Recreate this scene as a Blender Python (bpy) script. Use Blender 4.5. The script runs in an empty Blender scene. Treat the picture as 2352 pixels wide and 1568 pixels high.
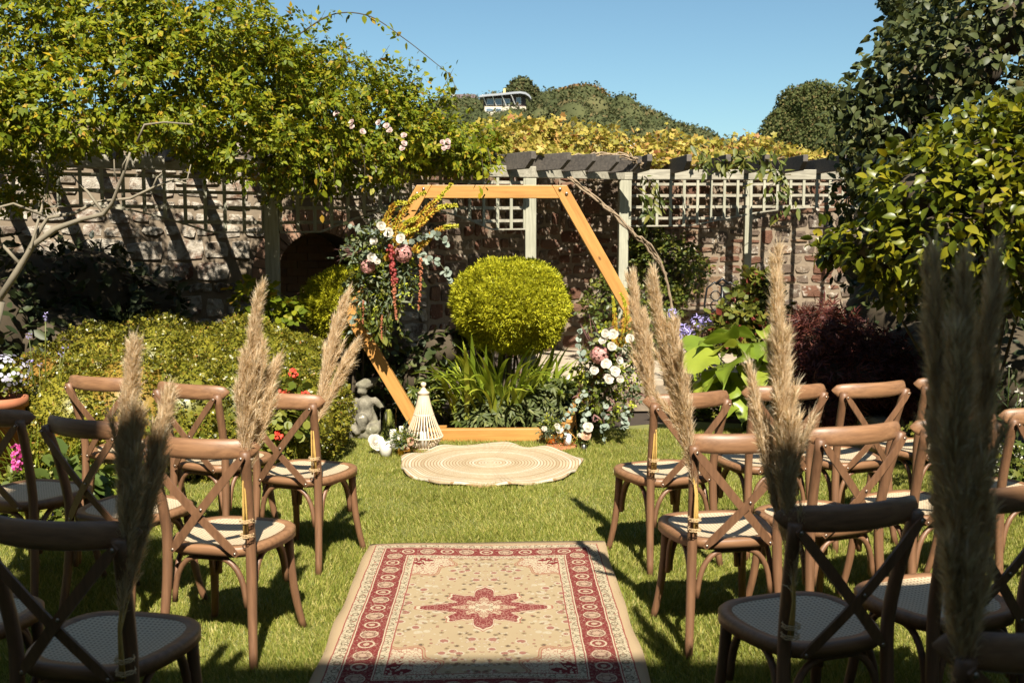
import bpy, math, random
import numpy as np
from mathutils import Vector, Matrix

rng = np.random.default_rng(7)
random.seed(7)
scene = bpy.context.scene
COL = scene.collection
R = math.radians
PI = math.pi

# ------------------------------------------------------------------ camera, sky, sun, exposure
FPX, CAMH = 2287.0, 1.64                       # focal length in pixels of a 2352 px wide picture, eye height
PITCH, YAW = R(5.916), R(1.395)
cam = bpy.data.cameras.new("camera")
cam.lens = 35.0; cam.sensor_width = 36.0
cam.clip_start = 0.05; cam.clip_end = 3000
cam.dof.use_dof = True; cam.dof.focus_distance = 7.2; cam.dof.aperture_fstop = 5.0
camo = bpy.data.objects.new("camera", cam); COL.objects.link(camo)
camo.location = (0, 0, CAMH)
camo.rotation_euler = (PI/2 - PITCH, 0, -YAW)
scene.camera = camo

SUN_EL = R(47.0)
SUN_TO = Vector((-0.11, 1.0, 0)).normalized() * math.cos(SUN_EL) + Vector((0, 0, -math.sin(SUN_EL)))
world = bpy.data.worlds.new("World"); scene.world = world; world.use_nodes = True
wn = world.node_tree.nodes; wl = world.node_tree.links
bg = wn["Background"]
sky = wn.new("ShaderNodeTexSky"); sky.sky_type = 'NISHITA'; sky.sun_disc = False
sky.sun_elevation = SUN_EL; sky.sun_rotation = R(174); sky.altitude = 20
sky.air_density = 1.0; sky.dust_density = 0.6; sky.ozone_density = 1.2
tint = wn.new("ShaderNodeMix"); tint.data_type = 'RGBA'; tint.blend_type = 'MULTIPLY'; tint.inputs[0].default_value = 1.0; tint.inputs[7].default_value = (.88, 1.10, 1.09, 1)
wl.new(sky.outputs[0], tint.inputs[6]); wl.new(tint.outputs[2], bg.inputs[0]); bg.inputs[1].default_value = 0.048
sun = bpy.data.lights.new("sun", 'SUN'); sun.energy = 5.0; sun.angle = R(0.55); sun.color = (1.0, 0.93, 0.80)
suno = bpy.data.objects.new("sun", sun); COL.objects.link(suno)
suno.rotation_euler = SUN_TO.to_track_quat('-Z', 'Y').to_euler(); suno.location = (3, -20, 25)
vs = scene.view_settings
vs.view_transform = 'Standard'; vs.look = 'None'; vs.gamma = 1.0; vs.use_curve_mapping = False; vs.exposure = 1.22
scene.cycles.max_bounces = 9; scene.cycles.transmission_bounces = 9; scene.cycles.diffuse_bounces = 3; scene.cycles.transparent_max_bounces = 8
scene.cycles.use_denoising = True

# ------------------------------------------------------------------ pixel <-> world helpers (2352 x 1568 frame)
_f = np.array([math.sin(YAW)*math.cos(PITCH), math.cos(YAW)*math.cos(PITCH), -math.sin(PITCH)])
_r = np.array([math.cos(YAW), -math.sin(YAW), 0.0]); _u = np.cross(_r, _f)
_c = np.array([0, 0, CAMH])
def ray(x, y): return _f*FPX + _r*(x-1176) + _u*(784-y)
def at(x, y, Y):
    d = ray(x, y); return Vector(_c + d*(Y/d[1]))
def gz(x, y, z=0.0):
    d = ray(x, y); return Vector(_c + d*((z-CAMH)/d[2]))
def proj(P):
    v = np.asarray(P) - _c; k = v@_f
    return 1176 + FPX*(v@_r)/k, 784 - FPX*(v@_u)/k, k

# ------------------------------------------------------------------ mesh builder
class MB:
    def __init__(s): s.v = []; s.f = []; s.n = 0
    def add(s, vs, fs):
        o = s.n; vs = [tuple(p) for p in vs]; s.v += vs; s.f += [tuple(i+o for i in f) for f in fs]; s.n += len(vs); return s
    def box(s, c, size, M=None):
        x, y, z = size[0]/2, size[1]/2, size[2]/2
        P = [Vector(p) for p in ((-x,-y,-z),(x,-y,-z),(x,y,-z),(-x,y,-z),(-x,-y,z),(x,-y,z),(x,y,z),(-x,y,z))]
        if M is not None: P = [M @ p for p in P]
        c = Vector(c)
        return s.add([p+c for p in P], [(0,3,2,1),(4,5,6,7),(0,1,5,4),(1,2,6,5),(2,3,7,6),(3,0,4,7)])
    def bar(s, a, b, w, h, up=(0,0,1)):          # rectangular bar from a to b, w sideways, h along up
        a, b = Vector(a), Vector(b); d = (b-a); L = d.length; d.normalize()
        sd = d.cross(Vector(up)).normalized(); u = sd.cross(d)
        M = Matrix((d, sd, u)).transposed()
        return s.box((a+b)/2, (L, w, h), M)
    def tube(s, path, rad, n=8, cap=True, flat=None):
        path = [Vector(p) for p in path]; m = len(path)
        rads = rad if isinstance(rad, (list, tuple)) else [rad]*m
        ref = Vector((0, 0, 1)); prev = None; V = []
        for i, p in enumerate(path):
            t = (path[min(i+1, m-1)] - path[max(i-1, 0)])
            t = t.normalized() if t.length > 1e-9 else Vector((0,0,1))
            if prev is None:
                a = t.cross(ref) if abs(t.z) < .95 else t.cross(Vector((0,1,0)))
            else: a = prev - t*prev.dot(t)
            a.normalize(); b = t.cross(a); prev = a
            for k in range(n):
                an = 2*PI*k/n
                V.append(p + (a*math.cos(an) + b*math.sin(an)*(flat or 1))*rads[i])
        F = [(i*n+k, i*n+(k+1) % n, (i+1)*n+(k+1) % n, (i+1)*n+k) for i in range(m-1) for k in range(n)]
        if cap: F += [tuple(range(n-1, -1, -1)), tuple((m-1)*n+k for k in range(n))]
        return s.add(V, F)
    def lathe(s, prof, n=24, c=(0,0,0), close=False):
        c = Vector(c); V = []; m = len(prof)
        for r, z in prof:
            for k in range(n):
                a = 2*PI*k/n; V.append(c + Vector((r*math.cos(a), r*math.sin(a), z)))
        F = [(i*n+k, i*n+(k+1) % n, (i+1)*n+(k+1) % n, (i+1)*n+k) for i in range(m-1) for k in range(n)]
        if not close: F += [tuple(range(n-1, -1, -1)), tuple((m-1)*n+k for k in range(n))]
        return s.add(V, F)
    def ball(s, c, r, n=10, m=7, sc=(1,1,1)):
        c = Vector(c); prof = [(math.sin(PI*i/m)*r, -math.cos(PI*i/m)*r) for i in range(m+1)]
        prof[0] = (r*.02, prof[0][1]); prof[-1] = (r*.02, prof[-1][1])
        o = s.n; s.lathe(prof, n)
        for i in range(o, s.n):
            p = s.v[i]; s.v[i] = (c.x+p[0]*sc[0], c.y+p[1]*sc[1], c.z+p[2]*sc[2])
        return s
    def mesh(s, name, mat=None, smooth=False, off=(0,0,0)):
        me = bpy.data.meshes.new(name)
        V = np.array(s.v, dtype=float) - np.array(off)
        me.from_pydata(V.tolist(), [], s.f); me.update()
        if smooth: me.polygons.foreach_set("use_smooth", [True]*len(me.polygons))
        if mat: me.materials.append(mat)
        return me
def link(name, me, parent=None, loc=None):
    o = bpy.data.objects.new(name, me); COL.objects.link(o)
    if parent is not None: o.parent = parent
    if loc is not None: o.location = loc
    return o
def origin_of(o):
    v = Vector((0,0,0))
    while o is not None: v = v + o.location; o = o.parent
    return v
def part(name, mb, mat, parent=None, smooth=False):      # mesh built in world coordinates under an unrotated parent
    off = origin_of(parent)
    return link(name, mb.mesh(name, mat, smooth, off), parent)
def tag(o, label, cat, group=None):
    o["label"] = label; o["category"] = cat
    if group: o["group"] = group
    return o
def thing(name, label, cat, loc=(0,0,0), rz=0, group=None):
    o = bpy.data.objects.new(name, None); COL.objects.link(o); o.empty_display_size = .1
    o.location = loc; o.rotation_euler = (0, 0, rz)
    return tag(o, label, cat, group)
def structure(name, mb, mat, smooth=False):
    o = part(name, mb, mat, None, smooth); o["kind"] = "structure"; return o
def copy_tree(o, parent=None):
    c = o.copy(); COL.objects.link(c); c.parent = parent
    for ch in list(o.children): copy_tree(ch, c)
    return c
def soft(o, w=.004, seg=2):                              # small rounded edges
    m = o.modifiers.new("bevel", 'BEVEL'); m.width = w; m.segments = seg; m.limit_method = 'ANGLE'; return o

# ------------------------------------------------------------------ materials
class NT:
    def __init__(s, mat): s.t = mat.node_tree; s.n = s.t.nodes; s.l = s.t.links
    def node(s, ty, **kw):
        nd = s.n.new(ty)
        for k, v in kw.items(): setattr(nd, k, v)
        return nd
    def put(s, nd, i, v):
        if v is None: return
        if isinstance(v, bpy.types.NodeSocket): s.l.new(v, nd.inputs[i])
        else: nd.inputs[i].default_value = v
    def m(s, op, a, b=None, c=None, clamp=False):
        nd = s.node("ShaderNodeMath", operation=op, use_clamp=clamp); s.put(nd, 0, a); s.put(nd, 1, b); s.put(nd, 2, c); return nd.outputs[0]
    def mix(s, f, a, b, mode='MIX'):
        nd = s.node("ShaderNodeMix", data_type='RGBA', blend_type=mode); s.put(nd, 0, f)
        for i, v in ((6, a), (7, b)): s.put(nd, i, (*v, 1) if isinstance(v, (tuple, list)) and len(v) == 3 else v)
        return nd.outputs[2]
    def ramp(s, f, stops, interp='LINEAR'):
        nd = s.node("ShaderNodeValToRGB"); cr = nd.color_ramp; cr.interpolation = interp
        while len(cr.elements) < len(stops): cr.elements.new(.5)
        for e, (p, c) in zip(cr.elements, stops): e.position = p; e.color = (*c, 1) if len(c) == 3 else c
        s.put(nd, 0, f); return nd.outputs[0]
    def coord(s, which='Object'): return s.node("ShaderNodeTexCoord").outputs[which]
    def map(s, v, scale=(1,1,1), loc=(0,0,0), rot=(0,0,0)):
        nd = s.node("ShaderNodeMapping"); s.put(nd, 0, v); nd.inputs['Scale'].default_value = scale; nd.inputs['Location'].default_value = loc; nd.inputs['Rotation'].default_value = rot
        return nd.outputs[0]
    def noise(s, v, scale, detail=4, rough=.55, out=0):
        nd = s.node("ShaderNodeTexNoise"); s.put(nd, 'Vector', v); nd.inputs['Scale'].default_value = scale; nd.inputs['Detail'].default_value = detail; nd.inputs['Roughness'].default_value = rough
        return nd.outputs[out]
    def voro(s, v, scale, feature='F1', out=0, rand=1.0):
        nd = s.node("ShaderNodeTexVoronoi", feature=feature); s.put(nd, 'Vector', v); nd.inputs['Scale'].default_value = scale; nd.inputs['Randomness'].default_value = rand
        return nd.outputs[out]
    def rnd(s):
        a = s.node("ShaderNodeNewGeometry").outputs['Random Per Island']; b = s.node("ShaderNodeObjectInfo").outputs['Random']
        return s.m('FRACT', s.m('ADD', a, b))
    def bump(s, h, strength=.3, dist=.02):
        nd = s.node("ShaderNodeBump"); nd.inputs['Strength'].default_value = strength; nd.inputs['Distance'].default_value = dist; s.put(nd, 'Height', h); return nd.outputs[0]
def newmat(name):
    m = bpy.data.materials.new(name); m.use_nodes = True; t = NT(m); return m, t, t.n["Principled BSDF"]
def plain(name, col, rough=.6, metal=0, spec=.5, var=.0, scale=30):
    m, t, b = newmat(name)
    c = t.coord()
    if var:
        f = t.noise(c, scale, 5); b.inputs['Roughness'].default_value = rough
        t.put(b, 'Base Color', t.mix(f, tuple(x*(1-var) for x in col), tuple(min(1, x*(1+var)) for x in col)))
    else: b.inputs['Base Color'].default_value = (*col, 1)
    b.inputs['Roughness'].default_value = rough; b.inputs['Metallic'].default_value = metal; b.inputs['Specular IOR Level'].default_value = spec
    return m
def leafmat(name, stops, rough=.42, trans=.3, spec=.5, blotch=.25, nscale=3.0):
    m, t, b = newmat(name)
    col = t.ramp(t.rnd(), stops)
    n = t.noise(t.coord('Object'), nscale, 3)
    col = t.mix(t.m('MULTIPLY', n, blotch), col, tuple(x*.55 for x in stops[0][1]))
    t.put(b, 'Base Color', col); b.inputs['Roughness'].default_value = rough; b.inputs['Specular IOR Level'].default_value = spec
    tr = t.node("ShaderNodeBsdfTranslucent"); t.l.new(t.mix(.5, col, (1.0, .95, .25), 'MULTIPLY'), tr.inputs[0])
    mx = t.node("ShaderNodeMixShader"); mx.inputs[0].default_value = trans
    t.l.new(b.outputs[0], mx.inputs[1]); t.l.new(tr.outputs[0], mx.inputs[2])
    t.l.new(mx.outputs[0], t.n["Material Output"].inputs[0])
    return m
def woodmat(name, dark, light, axis=0, scale=6, rough=.5, stretch=18, knots=False, bump=.15):
    m, t, b = newmat(name)
    sc = [stretch]*3; sc[axis] = 1.0
    loc = t.node("ShaderNodeVectorMath", operation='ADD'); oi = t.node("ShaderNodeObjectInfo").outputs['Random']
    t.put(loc, 0, t.coord()); cmb = t.node("ShaderNodeCombineXYZ"); 
    for i in range(3): t.put(cmb, i, t.m('MULTIPLY', oi, 7.0))
    t.put(loc, 1, cmb.outputs[0])
    v = t.map(loc.outputs[0], tuple(sc))
    n = t.noise(v, scale, 6, .6); n2 = t.noise(loc.outputs[0], 2.5, 3)
    f = t.m('ADD', t.m('MULTIPLY', n, .75), t.m('MULTIPLY', n2, .35))
    col = t.ramp(f, [(.3, dark), (.72, light)])
    if knots:
        k = t.voro(t.map(loc.outputs[0], tuple(3.0 if i != axis else 1.6 for i in range(3))), 2.2)
        col = t.mix(t.ramp(k, [(.02, (1,1,1)), (.09, (0,0,0))]), col, tuple(x*.35 for x in dark))
    t.put(b, 'Base Color', col); b.inputs['Roughness'].default_value = rough
    t.put(b, 'Normal', t.bump(n, bump, .004))
    return m

M_SOIL = plain("soil", (.035, .024, .016), .95, var=.5, scale=14)
M_RAIL = woodmat("chair_wood", (.112, .053, .025), (.275, .142, .068), 0, 5, .46, 14)
M_POST = woodmat("chair_leg_wood", (.088, .043, .022), (.20, .100, .050), 2, 5, .48, 14)
M_BOLT = plain("bolt_metal", (.36, .29, .23), .35, .9)
M_ARCH = woodmat("arch_timber", (.29, .130, .029), (.50, .255, .070), 0, 3.0, .45, 16, True)
M_TRELLIS = woodmat("weathered_trellis", (.19, .185, .135), (.40, .385, .29), 2, 4, .8, 12, bump=.3)
M_BEAM = woodmat("weathered_beam", (.15, .135, .10), (.40, .37, .29), 0, 4, .85, 12, bump=.4)
M_RAFTER = woodmat("dark_stained_rafter", (.035, .030, .027), (.13, .11, .09), 0, 4, .8, 12, bump=.4)
M_GLASS, _t, _b = newmat("clear_glass")
_b.inputs['Transmission Weight'].default_value = 1; _b.inputs['Roughness'].default_value = .02; _b.inputs['IOR'].default_value = 1.12; _b.inputs['Base Color'].default_value = (.96, .98, .96, 1)
M_GOLD = plain("brass", (.72, .40, .10), .22, 1.0)
M_WHITE = plain("candle_wax", (.66, .63, .55), .55)
M_CANE_WHITE = plain("bleached_bamboo", (.56, .46, .33), .6, var=.15, scale=40)
M_TERRA = plain("terracotta", (.34, .12, .055), .8, var=.3, scale=12)
M_IRON = plain("black_iron", (.012, .012, .013), .35, .3)
M_TWIG = plain("twig_bark", (.055, .040, .022), .9, var=.4, scale=20)
M_TWINE = plain("twine", (.55, .38, .20), .9)

# ------------------------------------------------------------------ numpy leaf helpers
def npmesh(name, V, F, mat, smooth=False):               # V (n,3), F list of (k, m) index arrays
    me = bpy.data.meshes.new(name)
    me.vertices.add(len(V)); me.vertices.foreach_set("co", np.asarray(V, dtype=np.float32).ravel())
    loops = np.concatenate([f.ravel() for f in F]); sizes = np.concatenate([np.full(len(f), f.shape[1]) for f in F])
    me.loops.add(len(loops)); me.loops.foreach_set("vertex_index", loops.astype(np.int32))
    me.polygons.add(len(sizes)); st = np.concatenate([[0], np.cumsum(sizes)[:-1]])
    me.polygons.foreach_set("loop_start", st.astype(np.int32))
    if smooth: me.polygons.foreach_set("use_smooth", np.ones(len(sizes), dtype=bool))
    me.update(calc_edges=True); me.validate()
    if mat: me.materials.append(mat)
    return me
def unit(a): return a/np.maximum(np.linalg.norm(a, axis=-1, keepdims=True), 1e-9)
# leaf templates: x width, y length (0..1), z normal
def T_oval(w=.3, fold=.06, curl=.12):
    V = np.array([(0,0,0),(0,.5,-fold),(0,1,-curl),(-w,.30,fold*.4),(-w*.82,.68,-curl*.3),(w,.30,fold*.4),(w*.82,.68,-curl*.3)])
    return V, [np.array([(0,1,4,3),(0,5,6,1)]), np.array([(1,2,4),(1,6,2)])]
def T_heart(w=.42):
    V = np.array([(0,.06,0),(0,.5,-.05),(0,1,-.22),(-w*.55,0,.03),(-w,.28,.04),(-w*.6,.68,-.06),(w*.55,0,.03),(w,.28,.04),(w*.6,.68,-.06)])
    return V, [np.array([(0,1,4,3),(1,2,5,4),(0,6,7,1),(1,7,8,2)])]
def T_fine(w=.3, fold=.07, curl=.2, heart=False, n=6):
    V = []
    for i in range(n+1):
        q = i/n; ww = w*(math.sin(min(1, q*1.0)**(.62 if heart else .8)*PI)**.85)+(.0 if i in (0,n) else .01); z = .10*q-curl*q*q
        V += [(-ww, q-(.10*(1-q) if heart and i < 3 else 0), z+fold*ww/w*.9), (0, q, z), (ww, q-(.10*(1-q) if heart and i < 3 else 0), z+fold*ww/w*.9)]
    F = [(i*3+k, i*3+k+1, (i+1)*3+k+1, (i+1)*3+k) for i in range(n) for k in range(2)]
    return np.array(V), [np.array(F)]
def T_blade(w=.12):
    V = np.array([(-w*.5,0,0),(w*.5,0,0),(w,.5,.0),(-w,.5,.0),(0,1,-.1)])
    return V, [np.array([(0,1,2,3)]), np.array([(3,2,4)])]
def T_round(w=.45):
    a = np.linspace(0, 2*PI, 8, endpoint=False); V = np.stack([np.sin(a)*w, .5-.5*np.cos(a), -.12*np.cos(a)**2], 1)
    return V, [np.array([(0,1,2,3,4,5,6,7)[::-1]])]
def T_lobed():
    a = np.linspace(-PI*.82, PI*.82, 11); r = np.array([.35,.5,.33,.55,.38,.62,.38,.55,.33,.5,.35])
    V = np.concatenate([[(0,.36,0)], np.stack([np.sin(a)*r, .42+np.cos(a)*r, -.18*np.abs(np.sin(a))*r], 1)])
    return V, [np.array([(0, i, i+1) for i in range(1, 11)])]
def T_rhomb(w=.3):
    return np.array([(0,0,0),(w,.5,.04),(0,1,-.08),(-w,.5,.04)]), [np.array([(0,1,2,3)])]
def T_lite(w=.29, fold=.07, curl=.14):
    return np.array([(0,0,0),(0,.48,-fold),(0,1,-curl),(-w,.42,fold*.5),(w,.42,fold*.5)]), [np.array([(0,1,3),(1,2,3),(0,4,1),(1,4,2)])]
def T_tri(w=.2):
    return np.array([(-w,0,0),(w,0,0),(0,1,0.0)]), [np.array([(0,1,2)])]
def leaf_frames(D, N):
    D = unit(D); X = unit(np.cross(D, N)); Z = np.cross(X, D); return X, D, Z
def leaf_verts(T, P, D, N, S):
    V, F = T; X, Y, Z = leaf_frames(D, N); S = S[:, None, None]
    W = P[:, None, :] + S*(X[:, None, :]*V[None, :, 0:1] + Y[:, None, :]*V[None, :, 1:2] + Z[:, None, :]*V[None, :, 2:3])
    k = len(V); off = (np.arange(len(P))*k)
    FF = [(f[None, :, :] + off[:, None, None]).reshape(-1, f.shape[1]) for f in F]
    return W.reshape(-1, 3), FF
def foliage(parent, T, P, D, N, S, mat, n_single=0, stuff='foliage', single='leaf', cell=7.0):
    """leaves of a plant: the largest that show become parts of their own, the rest one mass"""
    off = np.array(origin_of(parent)); n = len(P); keep = np.ones(n, bool)
    if n_single:
        x, y, k = proj(P); ok = (x > 5) & (x < 2347) & (y > 5) & (y < 1563) & (k > .5)
        order = np.argsort(k); order = order[ok[order]]
        cid = (x[order]//cell).astype(np.int64)*10000 + (y[order]//cell).astype(np.int64)
        _, first = np.unique(cid, return_index=True); vis = order[first]
        facing = np.abs(np.sum(unit(N[vis])*unit(_c-P[vis]), 1))
        vis = vis[np.argsort(-(S[vis]/k[vis])*(.35+facing))][:n_single]
        X, Y, Z = leaf_frames(D[vis], N[vis])
        me = npmesh(single, T[0], T[1], mat, len(T[0]) > 14)
        for i, j in enumerate(vis):
            o = bpy.data.objects.new(single, me); COL.objects.link(o); o.parent = parent
            s = S[j]; p = P[j]-off
            o.matrix_local = Matrix(((X[i,0]*s, Y[i,0]*s, Z[i,0]*s, p[0]), (X[i,1]*s, Y[i,1]*s, Z[i,1]*s, p[1]), (X[i,2]*s, Y[i,2]*s, Z[i,2]*s, p[2]), (0,0,0,1)))
        keep[vis] = False
    V, F = leaf_verts(T, P[keep], D[keep], N[keep], S[keep])
    o = link(stuff, npmesh(stuff, V-off, F, mat, len(T[0]) > 14), parent); o["kind"] = "stuff"
    return o
def lump(P, f, a, seed=0):                                # smooth vector-valued lumpiness
    q = P*f + seed
    return a*(np.sin(q[:,0]+1.7*np.sin(q[:,1]*.9+.3)) + np.sin(q[:,1]*1.3+1.1*np.sin(q[:,2]+.7)) + np.sin(q[:,2]*1.1+1.3*np.sin(q[:,0]*1.2)))/3
def shell(blobs, n, thick=.35, seed=0, f=3.0, a=.12):     # points near the surface of a union of ellipsoids
    B = np.array(blobs, float); w = (B[:,3]*B[:,4]+B[:,4]*B[:,5]+B[:,3]*B[:,5]); 
    g = np.random.default_rng(seed+100); out = []; nor = []
    need = n
    while need > 0:
        i = g.choice(len(B), size=need*2, p=w/w.sum()); d = unit(g.normal(size=(need*2, 3)))
        r = 1 - thick*g.random(need*2)**1.6
        p = B[i,:3] + d*B[i,3:6]*r[:,None]; nn = unit(d/B[i,3:6])
        p = p + nn*(lump(p, f, a, seed))[:,None]
        ins = np.zeros(len(p), bool)
        for b in range(len(B)):
            q = np.sum(((p-B[b,:3])/B[b,3:6])**2, 1); ins |= (q < .5) & (i != b)
        p, nn = p[~ins][:need], nn[~ins][:need]
        out.append(p); nor.append(nn); need -= len(p)
    return np.concatenate(out), np.concatenate(nor)
def orient(Nn, g, out=.5, rand=.7, droop=.3, up=.6, nr=.4):
    n = len(Nn)
    D = unit(Nn*out + g.normal(size=(n,3))*rand + np.array([0,0,-droop]))
    N = unit(Nn*.6 + np.array([0,0,up]) + g.normal(size=(n,3))*nr)
    return D, N
def sprigs(P, D, N, S, g, k=5, ln=2.2):                   # compound leaves: k leaflets on each stalk
    n = len(P); X, Y, Z = leaf_frames(D, N); LP=[]; LD=[]; LN=[]; LS=[]
    for j in range(k):
        t = (j//2+1)/((k+1)/2); side = 0 if j == k-1 else (1 if j % 2 else -1)
        p = P + Y*(S*ln*t)[:,None]*.55; d = unit(Y*.7 + X*side*.9 + g.normal(size=(n,3))*.18)
        LP.append(p); LD.append(d); LN.append(unit(Z + g.normal(size=(n,3))*.25)); LS.append(S*g.uniform(.75,1.1,n))
    return np.concatenate(LP), np.concatenate(LD), np.concatenate(LN), np.concatenate(LS)
def core(parent, blobs, mat, k=.8, name='branches'):      # inner twiggy body of a dense shrub
    mb = MB()
    for b in blobs: mb.ball(b[:3], 1.0, 14, 9, (b[3]*k, b[4]*k, b[5]*k))
    o = part(name, mb, mat, parent, True); o["kind"] = "stuff"; return o

# ------------------------------------------------------------------ ground, lawn, beds, terrace
m, t, b = newmat("ground_turf"); c = t.coord()
t.put(b, 'Base Color', t.ramp(t.noise(c, .6, 6), [(.3, (.05,.06,.015)), (.7, (.09,.09,.03))])); b.inputs['Roughness'].default_value = 1
g = MB(); g.add([(-900,-60,-.06),(900,-60,-.06),(900,1500,-.06),(-900,1500,-.06)], [(0,1,2,3)])
structure("ground", g, m)
m, t, b = newmat("lawn_turf"); c = t.coord()
n1 = t.noise(c, 1.3, 5); n2 = t.noise(c, 60, 3)
t.put(b, 'Base Color', t.mix(n2, t.ramp(n1, [(.3,(.08,.11,.018)),(.7,(.16,.17,.035))]), (.2,.18,.06))); b.inputs['Roughness'].default_value = 1
t.put(b, 'Normal', t.bump(n2, .8, .02))
LAWN = [gz(*p) for p in ((-700,1320),(-60,1225),(120,1185),(240,1160),(420,1110),(620,1058),(760,1012),(880,992),(1020,986),(1180,986),(1330,988),(1480,975),(1600,968),(1760,975),(1880,1002),(2010,1050),(2130,1085),(2260,1150),(2420,1230),(3000,1400))]
LAWN = [(p.x, p.y) for p in LAWN] + [(5.5,-1.9),(-5.5,-1.9)]
g = MB(); g.add([(x,y,0) for x,y in LAWN], [tuple(range(len(LAWN)))[::-1]])
structure("lawn", g, m)
g = MB(); nx, ny = 40, 26                                # planting beds round the lawn, slightly mounded
gx = np.linspace(-7.5, 8.0, nx); gy = np.linspace(4.6, 13.2, ny)
VV = [(x, y, -.035 + .02*math.sin(x*3+y)*math.sin(y*2.1)) for y in gy for x in gx]
FF = [(j*nx+i, j*nx+i+1, (j+1)*nx+i+1, (j+1)*nx+i) for j in range(ny-1) for i in range(nx-1)]
g.add(VV, FF); structure("soil_bed", g, M_SOIL, True)

def inside_lawn(P):
    x, y = P[:,0], P[:,1]; c = np.zeros(len(P), bool); n = len(LAWN)
    for i in range(n):
        x1,y1 = LAWN[i]; x2,y2 = LAWN[(i+1)%n]
        cond = ((y1 > y) != (y2 > y)) & (x < (x2-x1)*(y-y1)/((y2-y1) if abs(y2-y1) > 1e-9 else 1e-9)+x1); c ^= cond
    return c
gr = np.random.default_rng(3)
nb = 840000
yy = 2.7 + 5.7*gr.random(nb)**1.25; xx = (gr.random(nb)-.5)*2*(yy*.56+.75)
P = np.stack([xx, yy, np.zeros(nb)], 1)
P = P[inside_lawn(P) & ~((np.abs(P[:,0]+.02) < .6) & (P[:,1] > 3.2) & (P[:,1] < 5.1)) & (np.hypot(P[:,0]-.015, P[:,1]-7.06) > .60)]
n = len(P); S = (.020+.020*gr.random(n))*(1+.35*np.sin(P[:,0]*5+np.sin(P[:,1]*4)*2)*np.sin(P[:,1]*6))
D = unit(np.stack([gr.normal(0,.5,n)+.25*np.sin(P[:,1]*3), gr.normal(0,.5,n)+.2*np.sin(P[:,0]*4), np.ones(n)], 1)); N = unit(gr.normal(size=(n,3))*[1,1,.2])
M_GRASS = leafmat("grass_blade", [(0,(0.157,0.196,0.029)),(.45,(0.275,0.293,0.051)),(.8,(0.397,0.373,0.085)),(1,(0.630,0.523,0.193))], .5, .35, .3, .5)
V, F = leaf_verts(T_tri(.09), P, D, N, S)
grass = link("grass", npmesh("grass", V, F, M_GRASS)); grass["kind"] = "stuff"
tag(grass, "short mown green lawn grass between the two blocks of chairs", "grass")

M_SLAB, t, b = newmat("paving_stone"); c = t.coord()
t.put(b, 'Base Color', t.mix(t.rnd(), t.ramp(t.noise(c, 4, 6), [(.3,(.30,.235,.165)),(.7,(.46,.38,.28))]), (.33,.27,.20))); b.inputs['Roughness'].default_value = .85
t.put(b, 'Normal', t.bump(t.noise(c, 30, 5), .3, .01))
M_MORTAR = plain("mortar", (.20, .155, .108), .95, var=.35, scale=25)
TZ = .30
g = MB(); g.box((3.35, 10.95, TZ/2-.03), (5.7, 3.2, TZ-.06)); terrace = structure("terrace", g, M_MORTAR)
xs = [.52]; 
gr = np.random.default_rng(5); y = 9.37
while y < 12.4:
    d = gr.uniform(.42,.62); x = .53 - gr.random()*.3
    while x < 6.1:
        w = gr.uniform(.5,.9); x0 = max(x, .53)
        if x+w-x0 > .1:
            g = MB(); g.box((x0+(x+w-x0)/2, y+d/2, TZ-.03+gr.uniform(0,.004)), (x+w-x0-.018, d-.018, .062))
            soft(part("paving_slab", g, M_SLAB, terrace), .006)
        x += w
    y += d

# ------------------------------------------------------------------ garden wall of rubble stone
def stonemat(name, lich):
    m, t, b = newmat(name); c = t.coord('Object'); r = t.rnd()
    col = t.ramp(r, [(0,(.13,.055,.030)),(.22,(.165,.090,.053)),(.42,(.105,.080,.058)),(.6,(.21,.135,.078)),(.74,(.19,.15,.105)),(.88,(.085,.07,.055)),(1,(.15,.078,.045))], 'CONSTANT')
    n = t.noise(c, 14, 8, .65); col = t.mix(t.m('MULTIPLY', n, .6), col, (.10,.055,.035))
    l = t.ramp(t.noise(c, 5.5, 7, .7), [(.62-lich*.22, (0,0,0)), (.70-lich*.16, (1,1,1))])
    col = t.mix(t.m('MULTIPLY', l, .85), col, t.ramp(t.noise(c, 22, 4), [(.3,(.30,.26,.20)),(.7,(.56,.51,.43))]))
    t.put(b, 'Base Color', col); b.inputs['Roughness'].default_value = .95
    t.put(b, 'Normal', t.bump(t.noise(c, 40, 8, .7), .9, .02)); return m
M_STONE_R = stonemat("red_sandstone", .35); M_STONE_L = stonemat("lichened_stone", 1.1)
M_BRICK, t, b = newmat("old_brick"); c = t.coord()
t.put(b, 'Base Color', t.mix(t.m('MULTIPLY', t.noise(c, 20, 6), .6), t.ramp(t.rnd(), [(0,(.25,.10,.055)),(.5,(.31,.15,.085)),(1,(.20,.09,.06))]), (.36,.29,.21))); b.inputs['Roughness'].default_value = .9
t.put(b, 'Normal', t.bump(t.noise(c, 60, 6), .6, .01))
WP = [Vector((-7.2,6.3,0)), Vector((-0.6,10.05,0)), Vector((.85,11.9,0)), Vector((7.6,12.75,0))]
WH = [2.62, 2.62, 2.6, 2.55]
wall = thing("stone_wall", "old rubble stone garden wall with brick arched niche behind the pergola", "wall", (0,9.9,0)); wall["kind"] = "thing"
NICHE = (at(735,600,9.5).x, .42, 1.28, .42)              # x, half width, springing height, rise
stone_list = []                                          # (area key, mb, mat)
sg = np.random.default_rng(21)
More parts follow.
